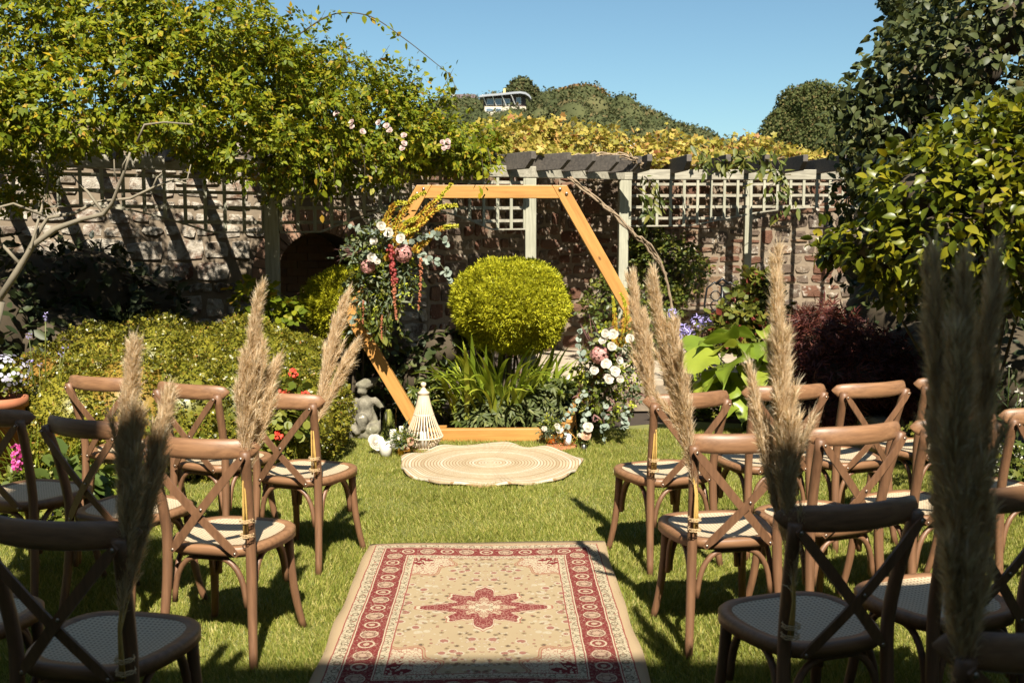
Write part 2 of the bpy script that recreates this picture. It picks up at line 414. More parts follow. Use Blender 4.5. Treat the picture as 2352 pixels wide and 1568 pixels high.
for si in range(3):
    A, B = WP[si], WP[si+1]; d = (B-A); L = d.length; d.normalize(); nrm = Vector((d.y, -d.x, 0))
    H = WH[si]; un = None
    if si == 0:
        un = (NICHE[0]-A.x)/d.x; hw, zs, rise = NICHE[1:]
        def arch_z(u):
            q = abs(u-un)/hw
            return zs + rise*math.sqrt(max(0, 1-q*q)) if q < 1 else 0
    mb = MB()                                            # mortar core
    def pt(u, z, o): p = A + d*u + nrm*o; return (p.x, p.y, z)
    th = .45
    def slab(u0, u1, z0, z1): mb.add([pt(u0,z0,0),pt(u1,z0,0),pt(u1,z0,-th),pt(u0,z0,-th),pt(u0,z1,0),pt(u1,z1,0),pt(u1,z1,-th),pt(u0,z1,-th)], [(0,3,2,1),(4,5,6,7),(0,1,5,4),(1,2,6,5),(2,3,7,6),(3,0,4,7)])
    if un is None: slab(0, L, -.1, H)
    else:
        slab(0, un-hw, -.1, H); slab(un+hw, L, -.1, H)
        us = np.linspace(un-hw, un+hw, 15)
        for u0, u1 in zip(us[:-1], us[1:]):
            z0, z1 = max(arch_z(u0), zs), max(arch_z(u1), zs)
            mb.add([pt(u0,z0,0),pt(u1,z1,0),pt(u1,z1,-th),pt(u0,z0,-th),pt(u0,H,0),pt(u1,H,0),pt(u1,H,-th),pt(u0,H,-th)], [(0,3,2,1),(4,5,6,7),(0,1,5,4),(2,3,7,6)])
        slab(un-hw-.1, un+hw+.1, -.1, zs+rise+.15) if False else None
    part("mortar_core", mb, M_MORTAR, wall)
    if un is not None:
        mb = MB(); o = -th+.02
        mb.add([pt(un-hw-.1,-.1,o),pt(un+hw+.1,-.1,o),pt(un+hw+.1,zs+rise+.1,o),pt(un-hw-.1,zs+rise+.1,o)], [(0,1,2,3)])
        nb_ = part("niche_back", mb, M_BRICK, wall)
        zc = 0.0
        while zc < zs+rise+.05:                          # brick courses at the back of the niche
            uo = un-hw-.2 + (.11 if int(zc/.075) % 2 else 0)
            mb = MB()
            while uo < un+hw+.1:
                mb.add([pt(uo+.005,zc,o+.012),pt(uo+.205,zc,o+.012),pt(uo+.205,zc+.065,o+.012),pt(uo+.005,zc+.065,o+.012),pt(uo,zc-.005,o-.01),pt(uo+.21,zc-.005,o-.01),pt(uo+.21,zc+.07,o-.01),pt(uo,zc+.07,o-.01)], [(0,1,2,3),(0,4,5,1),(1,5,6,2),(2,6,7,3),(3,7,4,0)]); uo += .215
            part("brick_course", mb, M_BRICK, nb_); zc += .075
        bw = .23                                         # voussoirs and jambs
        nv = 21
        for k in range(nv):
            a0, a1 = PI*k/nv+.012, PI*(k+1)/nv-.012; mb = MB(); q = []
            for (a, r) in ((a0,0),(a1,0),(a1,bw),(a0,bw)):
                q.append((un-(hw+r)*math.cos(a), zs+(rise+r)*math.sin(a)))
            e = sg.uniform(.008,.02)
            mb.add([pt(u,z,e) for u,z in q]+[pt(u,z,-.06) for u,z in q], [(3,2,1,0),(0,1,5,4),(1,2,6,5),(2,3,7,6),(3,0,4,7)]); part("brick", mb, M_BRICK, wall)
        for s_ in (-1, 1):
            z = 0
            while z < zs-.02:
                h = .068; w = bw if int(z/.074) % 2 else bw*.62; mb = MB(); e = sg.uniform(.006,.018)
                u0, u1 = sorted((un+s_*hw, un+s_*(hw+w)))
                mb.add([pt(u0,z,e),pt(u1,z,e),pt(u1,z+h,e),pt(u0,z+h,e),pt(u0,z,-.06),pt(u1,z,-.06),pt(u1,z+h,-.06),pt(u0,z+h,-.06)], [(0,1,2,3),(0,4,5,1),(1,5,6,2),(2,6,7,3),(3,7,4,0)]); part("brick", mb, M_BRICK, wall); z += .074
    z = 0.0; row = 0
    mat = M_STONE_L if si == 0 else M_STONE_R
    while z < H-.03:
        h = min(sg.uniform(.10,.21), H-z); u = -sg.random()*.2
        while u < L:
            w = sg.uniform(.13,.36)*(1.15 if h > .15 else .9); u0, u1 = max(u,0), min(u+w, L)
            u += w
            if u1-u0 < .05: continue
            if un is not None:
                uc, zc = (u0+u1)/2, z+h/2
                if abs(uc-un) < hw+.26 and (zc < zs or math.hypot((uc-un)/(hw+.28), (zc-zs)/(rise+.27)) < 1): continue
            gp = .007; nn_ = 4
            pieces = [(u0, u1, z, z+h)]
            if h > .15 and sg.random() < .3: zm = z+h*sg.uniform(.4,.6); pieces = [(u0,u1,z,zm),(u0,u1,zm,z+h)]
            for (a, b_, c0, c1) in pieces:
                j = lambda s=.024: sg.uniform(-s, s); c0 += sg.uniform(-.014,.018); c1 += sg.uniform(-.018,.014); a += sg.uniform(-.012,.012); b_ += sg.uniform(-.012,.012)
                ring = [(a+gp+abs(j()), c0+gp+abs(j())), ((a+b_)/2+j(), c0+gp+abs(j(.008))), (b_-gp-abs(j()), c0+gp+abs(j())), (b_-gp, (c0+c1)/2+j(.01)), (b_-gp-abs(j()), c1-gp-abs(j())), ((a+b_)/2+j(), c1-gp-abs(j(.008))), (a+gp+abs(j()), c1-gp-abs(j())), (a+gp, (c0+c1)/2+j(.01))]
                cu, cz = (a+b_)/2, (c0+c1)/2; e = sg.uniform(.004,.024)
                V = [pt(uu,zz,-.01) for uu,zz in ring] + [pt(cu+(uu-cu)*.92, cz+(zz-cz)*.88, e+sg.uniform(-.008,.008)) for uu,zz in ring] + [pt(cu+j(), cz+j(.01), e+sg.uniform(0,.014))]
                F = [(i,(i+1)%8,8+(i+1)%8,8+i) for i in range(8)] + [(8+i,8+(i+1)%8,16) for i in range(8)]
                p = A+d*cu; x_, y_, k_ = proj((p.x,p.y,cz))
                show = (b_-a)*(c1-c0)/k_**2 if (0 < x_ < 2352 and 395 < y_ < 790) else 0
                stone_list.append((show, V, F, mat))
        z += h; row += 1
stone_list.sort(key=lambda s: -s[0])
for show, V, F, mat in stone_list[:300]: part("stone", MB().add(V, F), mat, wall)
for mat in (M_STONE_L, M_STONE_R):
    mb = MB()
    for show, V, F, m_ in stone_list[300:]:
        if m_ is mat: mb.add(V, F)
    o = part("stones", mb, mat, wall); o["kind"] = "stuff"

# ------------------------------------------------------------------ pergola with trellis
perg = thing("pergola", "weathered timber pergola with square trellis panels in front of the stone wall", "pergola", (0,9.0,0))
P0 = at(-330,372,7.15); P1 = at(621,384,8.25); P2 = at(1218,396,9.5); P3 = at(1432,402,10.5); P4 = at(2330,398,10.9)
ZB = 2.235
P0.z = 2.22; P1.z = 2.22; P2.z = 2.26; P3.z = 2.30; P4.z = 2.33
for P, w in ((P0,.1),(P1,.108),(P2,.104),(P3,.1),(P4,.1)):
    g = MB(); g.box((P.x, P.y, (P.z-.06)/2), (w, w, P.z-.06), Matrix.Rotation(.08,3,'Z')); soft(part("post", g, M_TRELLIS, perg), .006)
for x, Yp in ((1718,11.55),(2120,11.9)):
    q = at(x,500,Yp); g = MB(); g.box((q.x,q.y,1.15), (.085,.085,2.3)); soft(part("post", g, M_TRELLIS, perg), .005)
for A, B in ((P0,P1),(P1,P2),(P2,P3),(P3,P4)):
    g = MB(); dd = (B-A).normalized(); g.bar(A-dd*.04, B+dd*.04, .05, .105); soft(part("beam", g, M_BEAM, perg), .006)
def trellis(A, B, drop_end=.47, drop_mid=.27, flat=.17, sl=.028, front=.0):
    L = (B-A).length; d = (B-A).normalized(); n = Vector((d.y,-d.x,0)).normalized()*1.0
    def bot(u):
        q = min(u, L-u)/L
        if q < flat: return drop_end
        s = (q-flat)/(.5-flat); return drop_mid + (drop_end-drop_mid)*(1-math.sin(s*PI/2))
    def W(u, z, o): p = A + d*u + n*o; return Vector((p.x, p.y, A.z+(B.z-A.z)*u/L-.055-z))
    nv = max(3, round((L-.12)/.148)); us = [.07+(L-.14)*i/nv for i in range(nv+1)]
    for i, u in enumerate(us):
        g = MB(); g.bar(W(u,0,.012), W(u,bot(u),.012), .010, sl, d); part("slat", g, M_TRELLIS, perg)
    z = .045
    while z < drop_end-.01:
        ss = [.06+(L-.12)*i/60 for i in range(61)]; run = []
        for u in ss+[None]:
            if u is not None and bot(u) >= z: run.append(u)
            else:
                if len(run) > 2:
                    g = MB(); g.bar(W(run[0],z,0), W(run[-1],z,0), .010, sl); part("slat", g, M_BEAM, perg)
                run = []
        z += .118
    g = MB(); ss = [.06+(L-.12)*i/40 for i in range(41)]
    for u0, u1 in zip(ss[:-1], ss[1:]): g.bar(W(u0,bot(u0)+.008,.006), W(u1,bot(u1)+.008,.006), .03, .014)
    part("arched_edge", g, M_BEAM, perg)
    return d, n, L
def rafters(A, B, mat, sp=.4, front=.36, back=1.6, start=.1, sk=0.0, h=.15):
    L = (B-A).length; d = (B-A).normalized(); n = Vector((d.y,-d.x,0)).normalized(); n = (n+d*sk).normalized(); u = start
    while u < L:
        p = A+d*u; zt = A.z+(B.z-A.z)*u/L+.010; a = p+n*front; b = p-n*back; sd = Vector((-n.y,n.x,0))*.026; V = []
        for s_ in (-1,1):
            for (q, z) in ((a-n*.10,zt),(a,zt+h*.55),(a,zt+h),(b,zt+h),(b,zt)):
                V.append((q.x+sd.x*s_, q.y+sd.y*s_, z))
        g = MB(); g.add(V, [(0,1,2,3,4),(9,8,7,6,5),(0,5,6,1),(1,6,7,2),(2,7,8,3),(3,8,9,4),(4,9,5,0)]); soft(part("rafter", g, mat, perg), .004); u += sp
trellis(P0, P1); trellis(P1, P2); trellis(P3, P4, .47, .28)
rafters(P0, P1, M_RAFTER, .40, .40, 1.5, .06, .12); rafters(P1, P2, M_RAFTER, .41, .40, 1.7, .2, .1)
rafters(P2, P3, M_RAFTER, .36, .42, 1.7, .08); rafters(P3, P4, M_RAFTER, .40, .62, 1.6, .12)

# ------------------------------------------------------------------ house behind the viewpoint (its eaves shade the foreground)
house = thing("house", "rendered two storey house with slate roof standing behind the viewpoint", "house", (0,-5.5,0))
M_RENDER = plain("house_render", (.42,.36,.28), .9, var=.15, scale=8); M_SLATE = plain("slate", (.07,.07,.08), .7, var=.3, scale=10)
EZ = (3.74+2.1)*math.tan(SUN_EL)
g = MB(); g.box((0,-6,EZ/2-.15), (22,7.2,EZ-.3)); hw_ = part("wall", g, M_RENDER, house)
g = MB(); g.add([(-11.4,-2.1,EZ),(11.4,-2.1,EZ),(11.4,-2.1,EZ-.2),(-11.4,-2.1,EZ-.2),(-11.4,-9.9,EZ),(11.4,-9.9,EZ),(11.4,-9.9,EZ-.2),(-11.4,-9.9,EZ-.2),(-11.4,-6,EZ+2.2),(11.4,-6,EZ+2.2)], [(0,1,9,8),(5,4,8,9),(3,2,1,0),(7,4,5,6),(3,7,6,2),(0,8,4,7,3),(1,2,6,5,9)])
hr_ = part("roof", g, M_SLATE, house)
for sx in (-1, 1):                                        # unseen wings, added to block sky light from both sides
    g = MB(); g.box((sx*8.2,1.2,2.9), (4.4,7.1,5.8)); part("sky_blocker_wall", g, M_RENDER, house)
    x0, x1 = sx*5.8, sx*10.6; xm = (x0+x1)/2; g = MB(); V = [(x0,-2.2,5.805),(x0,4.95,5.805),(x1,4.95,5.805),(x1,-2.2,5.805),(xm,-2.2,7.2),(xm,4.95,7.2)]
    g.add(V, [(0,1,5,4),(2,3,4,5),(1,2,5),(3,0,4),(3,2,1,0)]); part("sky_blocker_roof", g, M_SLATE, house)
cz = gz(100,978,.86); k = (cz.y+3.0)/SUN_TO.y; ch = Vector((cz.x-SUN_TO.x*k, -3.0, .86-SUN_TO.z*k))
g = MB(); g.box((ch.x-.05,-3.0,ch.z-1.2+.05), (.62,.62,2.6)); part("chimney", g, M_RENDER, hr_)  # unseen stack, added so its shadow falls on a left chair rail
for i in range(6):
    for z in (1.5, 4.2):
        x = -8+i*3.2; g = MB(); g.box((x,-2.38,z), (1.1,.08,1.3)); f_ = part("window", g, M_WHITE, house)
        g = MB(); g.box((x,-2.335,z), (.95,.03,1.15)); part("pane", g, M_GLASS, f_)

# ------------------------------------------------------------------ crossback chairs
def arc_path(a, b, c, n=10):                              # quadratic curve
    a, b, c = Vector(a), Vector(b), Vector(c); return [a*(1-t)**2 + b*2*t*(1-t) + c*t*t for t in [i/n for i in range(n+1)]]
M_CANE, t, b = newmat("woven_cane"); c = t.coord()
wv = t.node("ShaderNodeTexWave", wave_type='BANDS', bands_direction='X'); t.put(wv,0,c); wv.inputs['Scale'].default_value = 21; wv.inputs['Distortion'].default_value = .6
wv2 = t.node("ShaderNodeTexWave", wave_type='BANDS', bands_direction='Y'); t.put(wv2,0,c); wv2.inputs['Scale'].default_value = 21; wv2.inputs['Distortion'].default_value = .6
ck = t.m('MAXIMUM', wv.outputs['Fac'], wv2.outputs['Fac']); nz = t.m('MULTIPLY', t.noise(t.map(c,(1,3,1)), 45, 4, .7), .6)
t.put(b, 'Base Color', t.mix(t.m('MULTIPLY',nz,.8), t.ramp(ck, [(.25,(.09,.052,.024)),(.55,(.40,.30,.18)),(.95,(.54,.42,.28))]), (.50,.40,.27))); b.inputs['Roughness'].default_value = .6
t.put(b, 'Normal', t.bump(ck, .25, .003))
def seat_outline(s=1.0, n=48):
    pts = []
    for i in range(n):
        a = 2*PI*i/n; cx, sy = math.cos(a), math.sin(a); e = 2/3.4
        x = math.copysign(abs(cx)**e, cx)*.228; y = math.copysign(abs(sy)**e, sy)*.212
        x *= 1 - .17*max(0, (-y+.02)/.23)
        pts.append((x*s if s == 1 else x-.038*x/.23, y*s if s == 1 else y-.038*y/.21))
    return pts
def make_chair():
    root = thing("crossback_chair", "chair", "chair")
    mb = MB(); out, inn = seat_outline(), seat_outline(.84); n = len(out); V = []
    for (ring, z) in ((out,.428),(out,.460),(None,.468),(inn,.466),(inn,.440)):
        if ring is None: ring = [(o[0]*.965, o[1]*.965) for o in out]
        V += [(x, y, z) for x, y in ring]
    F = [(r*n+i, r*n+(i+1)%n, ((r+1)%5)*n+(i+1)%n, ((r+1)%5)*n+i) for r in range(5) for i in range(n)]
    mb.add(V, F); seat = link("seat_frame", mb.mesh("seat_frame", M_RAIL, True), root)
    mb = MB(); V = [(0,0,.452)]
    for k in (.35,.7,1.0): V += [(x*k, y*k, .452+.012*k*k) for x, y in inn]
    F = [(0,1+i,1+(i+1)%n) for i in range(n)] + [(1+r*n+i, 1+(r+1)*n+i, 1+(r+1)*n+(i+1)%n, 1+r*n+(i+1)%n) for r in range(2) for i in range(n)]
    mb.add(V, F); link("cane_panel", mb.mesh("cane_panel", M_CANE, True), seat)
    for s in (-1, 1):
        mb = MB(); path = arc_path((s*.200,-.235,0),(s*.176,-.185,.26),(s*.176,-.185,.47),8) + arc_path((s*.176,-.185,.50),(s*.180,-.20,.66),(s*.203,-.262,.855),8)
        mb.tube(path, [.0165+.0035*min(1,i/6) for i in range(len(path))], 10)
        link("rear_leg", mb.mesh("rear_leg", M_POST, True), root)
        mb = MB(); path = arc_path((s*.172,.150,.43),(s*.172,.160,.18),(s*.208,.205,0),9); mb.tube(path, [.020-.005*i/9 for i in range(10)], 10)
        link("front_leg", mb.mesh("front_leg", M_POST, True), root)
    mb = MB(); path = []; n_ = 22                           # curved top rail
    V = []; m_ = 12
    for i in range(n_+1):
        q = -1+2*i/n_; x = .242*q; e = max(0, 1-abs(q)**9)**.5*.9+.1 if abs(q) < 1 else .12
        y = -.285+.070*q*q; z = .862
        for k in range(m_):
            a = 2*PI*k/m_; V.append((x, y+.016*math.cos(a)*e + .004*math.sin(a), z+.039*math.sin(a)*e*(1-.06*q*q)))
    F = [(i*m_+k, (i+1)*m_+k, (i+1)*m_+(k+1)%m_, i*m_+(k+1)%m_) for i in range(n_) for k in range(m_)] + [tuple(range(m_)), tuple(n_*m_+k for k in range(m_-1,-1,-1))]
    mb.add(V, F); link("top_rail", mb.mesh("top_rail", M_RAIL, True), root)
    for s in (-1, 1):                                       # crossed straps of the back
        mb = MB(); pts = []
        for i in range(13):
            q = i/12; p = Vector((s*(.207-.345*q), -.284-.012*math.sin(q*PI)*1.2+q*.064-(.006 if s > 0 else 0)*math.sin(q*PI), .842-.400*q)); pts.append(p)
        for a, b_ in zip(pts[:-1], pts[1:]):
            pass
        V = []; dx = (pts[-1]-pts[0]).normalized(); sd = dx.cross(Vector((0,-1,0))).normalized(); nr = sd.cross(dx)
        for i, p in enumerate(pts):
            w = .0155 if 0 < i < 12 else .009
            V += [p+sd*w+nr*.004, p-sd*w+nr*.004, p-sd*w-nr*.004, p+sd*w-nr*.004]
        F = [(i*4+k, i*4+(k+1)%4, (i+1)*4+(k+1)%4, (i+1)*4+k) for i in range(12) for k in range(4)] + [(3,2,1,0),(48,49,50,51)]
        mb.add(V, F); st = link("cross_strap", mb.mesh("cross_strap", M_POST), root)
        for p in (pts[0]+dx*.012, pts[-1]-dx*.012) + ((pts[7]*.4+pts[6]*.6,) if s > 0 else ()):
            mb = MB(); mb.ball(p+Vector((0,-.005,0)), .0065, 8, 5, (1,.7,1)); link("bolt", mb.mesh("bolt", M_BOLT, True), st)
    def hoop(a, b_, drop, lift):                            # bentwood brace under one side of the seat
        a, b_ = Vector(a), Vector(b_); u = b_-a; pts = []
        pts += arc_path(a-Vector((0,0,drop)), a-Vector((0,0,.0))+u*.02, a+u*.33+Vector((0,0,lift)), 7)
        pts += arc_path(b_-u*.33+Vector((0,0,lift)), b_-u*.02, b_-Vector((0,0,drop)), 7)
        mb = MB(); mb.tube(pts, .0115, 8); return mb
    for a, b_ in (((-.152,-.185,.40),(.152,-.185,.40)), ((-.150,.155,.40),(.150,.155,.40)), ((-.170,-.155,.40),(-.168,.130,.40)), ((.170,-.155,.40),(.168,.130,.40))):
        link("brace", hoop(a, b_, .17, .018).mesh("brace", M_POST, True), root)
    return root
proto = make_chair()
CH = [  # x, y of the top rail's middle, angle, label
 (-1.03,4.75,-22,"brown crossback chair, front row of the left block, next to the aisle"),
 (-1.555,5.06,-27,"brown crossback chair, front row of the left block, second from the aisle"),
 (-2.10,5.33,-20,"brown crossback chair, front row of the left block, third from the aisle"),
 (-1.10,3.66,-14,"brown crossback chair, second row of the left block, next to the aisle"),
 (-1.69,4.07,-26,"brown crossback chair, second row of the left block, second from the aisle"),
 (-2.22,4.34,-20,"brown crossback chair, second row of the left block, cut by the left picture edge"),
 (-1.17,2.58,-12,"dark shaded crossback chair, third row of the left block, next to the aisle"),
 (-1.74,2.78,-14,"shaded crossback chair, third row of the left block, only its seat corner showing"),
 (.99,4.70,20,"brown crossback chair, front row of the right block, next to the aisle"),
 (1.53,4.93,14,"brown crossback chair, front row of the right block, second from the aisle"),
 (2.01,5.02,21,"brown crossback chair, front row of the right block, third from the aisle"),
 (2.53,5.24,20,"brown crossback chair, front row of the right block, fourth from the aisle"),
 (.985,3.70,8,"brown crossback chair, second row of the right block, next to the aisle"),
 (1.50,3.86,21,"brown crossback chair, second row of the right block, second from the aisle"),
 (1.99,4.03,22,"brown crossback chair, second row of the right block, third from the aisle"),
 (2.49,4.27,20,"brown crossback chair, second row of the right block, at the right picture edge"),
 (1.05,2.70,16,"dark shaded crossback chair, third row of the right block, next to the aisle"),
 (1.56,2.87,18,"shaded crossback chair, third row of the right block, second from the aisle"),
 (1.10,1.78,8,"black shaded chair back in the bottom right corner, fourth row"),
]
chairs = []
for i, (x, y, a, lab) in enumerate(CH):
    o = proto if i == 0 else copy_tree(proto)
    a = R(a); o.rotation_euler = (0,0,a); l = .285
    o.location = (x-math.sin(a)*l, y+math.cos(a)*l, .002); o["label"] = lab; o["group"] = "crossback chairs facing the arch"; chairs.append(o)

# ------------------------------------------------------------------ pampas grass bunches tied to the aisle posts
M_PLUME = leafmat("pampas_plume", [(0,(.55,.39,.225)),(.5,(.71,.545,.36)),(1,(.84,.72,.54))], .7, .45, .1, 0)
M_STEM = plain("dry_stem", (.52,.33,.09), .6, var=.3, scale=30)
def chair_local(i, p):
    o = chairs[i]; a = o.rotation_euler[2]; x = p[0]*math.cos(a)-p[1]*math.sin(a); y = p[0]*math.sin(a)+p[1]*math.cos(a)
    return Vector((o.location.x+x, o.location.y+y, p[2]))
def pampas(ci, side, tops, label, zbot=.50, zpl=.72, seed=0, n=8600, wide=.075):
    base = chair_local(ci, (side*.180,-.222,zbot)); root = thing("pampas_grass", label, "pampas grass", base, 0, "pampas bunches tied to aisle chairs")
    g = np.random.default_rng(seed); neck = chair_local(ci, (side*.186,-.242,zpl))
    for k in range(4):
        mb = MB(); o = Vector(g.uniform(-.012,.012,3)); o.z = abs(o.z)*3
        mb.tube([base+o, (base+neck)/2+o*.8, neck+o*.5, neck+(Vector(tops[k % len(tops)][0])-neck)*.25], [.0038,.0036,.003,.002], 6); part("stem", mb, M_STEM, root, True)
    for q in (.12,.38):
        mb = MB(); c = base*(1-q)+neck*q; pts = []
        for j in range(20):
            a = j/6.5*2*PI; pts.append(c+Vector((.026*math.cos(a), .030*math.sin(a)+.008, -.006+.0008*j)))
        mb.tube(pts, .0016, 5); part("twine_tie", mb, M_TWINE, root, True)
    for (top, start, w, cnt) in tops:
        top = Vector(top); s = neck + (top-neck)*start; ax = np.array(top-s); L = np.linalg.norm(ax); ax /= L
        sx = unit(np.cross(ax, [0,1,0.0])); sy = np.cross(ax, sx); m = int(n*cnt)
        nbr = 34; per = m//nbr; m = nbr*per; bi = np.repeat(np.arange(nbr), per)
        bt = np.sort(np.linspace(0,.86,nbr)+g.uniform(-.02,.02,nbr)).clip(0,.9); bph = np.arange(nbr)*2.4+g.normal(0,.3,nbr)
        brd = sx*np.cos(bph)[:,None]+sy*np.sin(bph)[:,None]; blen = (.20+.16*g.random(nbr))*(1.12-.72*bt)*np.clip(L/.6,.6,1.1)
        bout = w*.41*(.35+.85*g.random(nbr))*(.55+.75*np.sin(np.clip(bt*1.25+.12,0,1)*PI))*(1.0-.35*bt)
        stray = g.random(nbr) < .12; bout = np.where(stray, bout*2.2, bout)
        q = g.random(m)**.8; curve = q**1.6
        base_ = np.array(s)+ax*(bt*L*.92)[:,None]+(np.sin(bt*2.5)*.02)[:,None]*sx
        P0_ = base_[bi]+ax*(blen[bi]*q)[:,None]+brd[bi]*(bout[bi]*curve)[:,None]; P0_[:,2] -= bout[bi]*curve*q*.18
        rad = unit(g.normal(size=(m,3))); ln = (.045+.05*g.random(m))*(1-.3*q); fl_ = (.010+.016*g.random(m))
        P1_ = P0_+ax*(ln*.55)[:,None]+rad*(fl_*.6)[:,None]+brd[bi]*(bout[bi]*.10)[:,None]
        P2_ = P0_+ax*(ln)[:,None]+rad*(fl_*1.2)[:,None]+brd[bi]*(bout[bi]*.25)[:,None]; P2_[:,2] -= fl_*.5
        wd = unit(np.cross(rad, ax)+g.normal(0,.6,(m,3)))*(.00055+.0006*g.random(m))[:,None]
        V = np.stack([P0_-wd, P0_+wd, P1_+wd*1.3, P1_-wd*1.3, P2_], 1).reshape(-1,3) - np.array(base)
        o_ = np.arange(m)*5
        F = [np.stack([o_,o_+1,o_+2,o_+3],1), np.stack([o_+3,o_+2,o_+4],1)]
        link("plume", npmesh("plume", V, F, M_PLUME), root)
    return root
def up_at(ci, x, y, dy=0.0):
    p = chair_local(ci, (0,-.24,0)); return at(x, y, p.y+dy)
pampas(0, 1, [(up_at(0,800,690,.05),.0,.085,1.3),(up_at(0,822,800,.0),.05,.06,.7)], "pampas bunch on the left front row aisle chair, beside the statue", seed=1)
pampas(3, 1, [(up_at(3,604,690),.02,.080,1.5),(up_at(3,640,850,.05),.03,.07,.9),(up_at(3,575,830,-.05),.0,.07,.7)], "full pampas bunch on the left second row aisle chair before the hedge", seed=2)
pampas(6, 1, [(up_at(6,322,790),.05,.055,1.4),(up_at(6,400,930,.05),.12,.06,.9),(up_at(6,330,960,-.03),.0,.065,1.0)], "half shaded pampas bunch on the left third row aisle chair", seed=3, zbot=.46, zpl=.60)
pampas(8, -1, [(up_at(8,1462,640,.03),.03,.075,1.3),(up_at(8,1488,730,-.03),.0,.07,.8)], "mauve beige pampas bunch on the right front row chair, beside the arch", seed=4, zpl=.70)
pampas(12, -1, [(up_at(12,1502,595,.03),.03,.075,1.4),(up_at(12,1560,760,-.02),.0,.085,1.1)], "leaning pampas bunch on the right second row aisle chair", seed=5, zpl=.66)
pampas(16, -1, [(up_at(16,1797,590,.02),.03,.066,1.5),(up_at(16,1740,860,.05),.2,.03,.3),(up_at(16,1810,760,-.03),.0,.07,1.2)], "tall straight pampas bunch on the right third row aisle chair", seed=6, zpl=.62)
pampas(18, -1, [(up_at(18,2165,600,.02),.05,.045,1.2),(up_at(18,2240,575,-.03),.02,.05,1.3),(up_at(18,2310,560,.05),.05,.045,1.1),(up_at(18,2215,800,-.05),.0,.065,1.4)], "large dark shaded pampas bunch nearest the right picture edge", seed=7, zpl=.66, n=8600)

# ------------------------------------------------------------------ hexagonal wedding arch
AY, HS, HZ = 7.97, 1.185, 1.03; AX = at(1131,1000,AY).x
arch = thing("hexagon_arch", "orange stained timber hexagon wedding arch standing on the lawn", "arch", (AX,AY,0))
bw_, bd_ = .102, .07; ap = HS*math.sqrt(3)/2
vo = [Vector((AX+HS*math.cos(PI/3*k), AY, HZ+HS*math.sin(PI/3*k))) for k in range(6)]
inr = (ap-bw_)/ap; cen = Vector((AX,AY,HZ)); vi = [cen+(v-cen)*inr for v in vo]
beams = []
def hexbeam(k, ext):
    a, b_ = vo[k], vo[(k+1)%6]; ia, ib = vi[k], vi[(k+1)%6]; d = (b_-a).normalized()
    up_ = bw_/math.sin(PI/3)
    if ext:  # diagonal boards run past the joint
        q = [a, b_, ib+d*up_, ia] if k in (0, 3) else [a, b_, ib, ia-d*up_]
    else:   # level boards butt against them
        dn = (vo[(k+5) % 6]-a).normalized(); de_ = (vo[(k+2) % 6]-b_).normalized()
        q = [ia-dn*(up_-.0), ib-de_*(up_-.0), ib, ia]
        q = [p+d*.0015*s for p, s in zip(q, (1,-1,-1,1))]
    mb = MB(); mb.add([p+Vector((0,-bd_/2,0)) for p in q]+[p+Vector((0,bd_/2,0)) for p in q], [(0,1,2,3),(7,6,5,4),(0,4,5,1),(1,5,6,2),(2,6,7,3),(3,7,4,0)])
    o = part("beam", mb, M_ARCH, arch); beams.append(o); return soft(o, .004)
for k in range(6):
    o = hexbeam(k, k not in (1, 4))
# boards carry their grain along their own length
for k, o in enumerate(beams):
    an = PI/3*k+2*PI/3; me = o.data; c = sum((v.co for v in me.vertices), Vector())/len(me.vertices)
    Rm = Matrix.Rotation(an, 4, 'Y'); 
    for v in me.vertices: v.co = Rm @ (v.co-c)
    o.location = c; o.rotation_euler = (0,-an,0)
for ax in (1,-1):
    p0 = Vector((AX+ax*(HS/2-.055), AY-.042, HZ+ap-.032))
    for p in (p0, p0+Vector((ax*.052,0,-.034))):
        mb = MB(); mb.ball(p, .013, 10, 6, (1,.6,1)); part("bolt", mb, M_BOLT, arch, True)
for ax in (-1,1):
    g = MB(); g.bar((AX+ax*.42,AY+.037,.03),(AX+ax*.42,AY+.42,.03),.07,.05); soft(part("foot", g, M_ARCH, arch), .004)

# ------------------------------------------------------------------ rugs
RL, RW = 1.86, 1.24
m, t, b = newmat("persian_rug"); c = t.coord(); sp = t.node("ShaderNodeSeparateXYZ"); t.put(sp, 0, c)
wob = t.noise(c, 9, 3); wx = t.m('MULTIPLY', t.m('SUBTRACT', wob, .5), .012)
ax_ = t.m('ABSOLUTE', t.m('ADD', sp.outputs[0], wx)); ay_ = t.m('ABSOLUTE', t.m('ADD', sp.outputs[1], wx))
cm = t.node("ShaderNodeCombineXYZ"); t.put(cm,0,ax_); t.put(cm,1,ay_); mir = cm.outputs[0]
dx = t.m('SUBTRACT', RW/2, ax_); dy = t.m('SUBTRACT', RL/2, ay_); de = t.m('MINIMUM', dx, dy)
BEI, CRE, RED, DRK, TAN = (.33,.24,.14), (.38,.32,.215), (.125,.006,.010), (.055,.035,.025), (.275,.205,.118)
v1 = t.voro(mir, 30); v2 = t.voro(mir, 55); v3 = t.voro(mir, 95); vd = t.voro(mir, 34, 'DISTANCE_TO_EDGE'); vd3 = t.voro(mir, 60, 'DISTANCE_TO_EDGE')
def band(lo, hi): return t.m('MULTIPLY', t.m('GREATER_THAN', de, lo), t.m('LESS_THAN', de, hi))
def lt(a, k): return t.m('LESS_THAN', a, k)
def sub(a, b_): return t.m('SUBTRACT', a, b_)
def mul(*a):
    o = a[0]
    for x in a[1:]: o = t.m('MULTIPLY', o, x)
    return o
side = lt(dx, dy); al = t.m('ADD', mul(side, ay_), mul(sub(1.0, side), ax_)); vv_ = sub(de, .159)
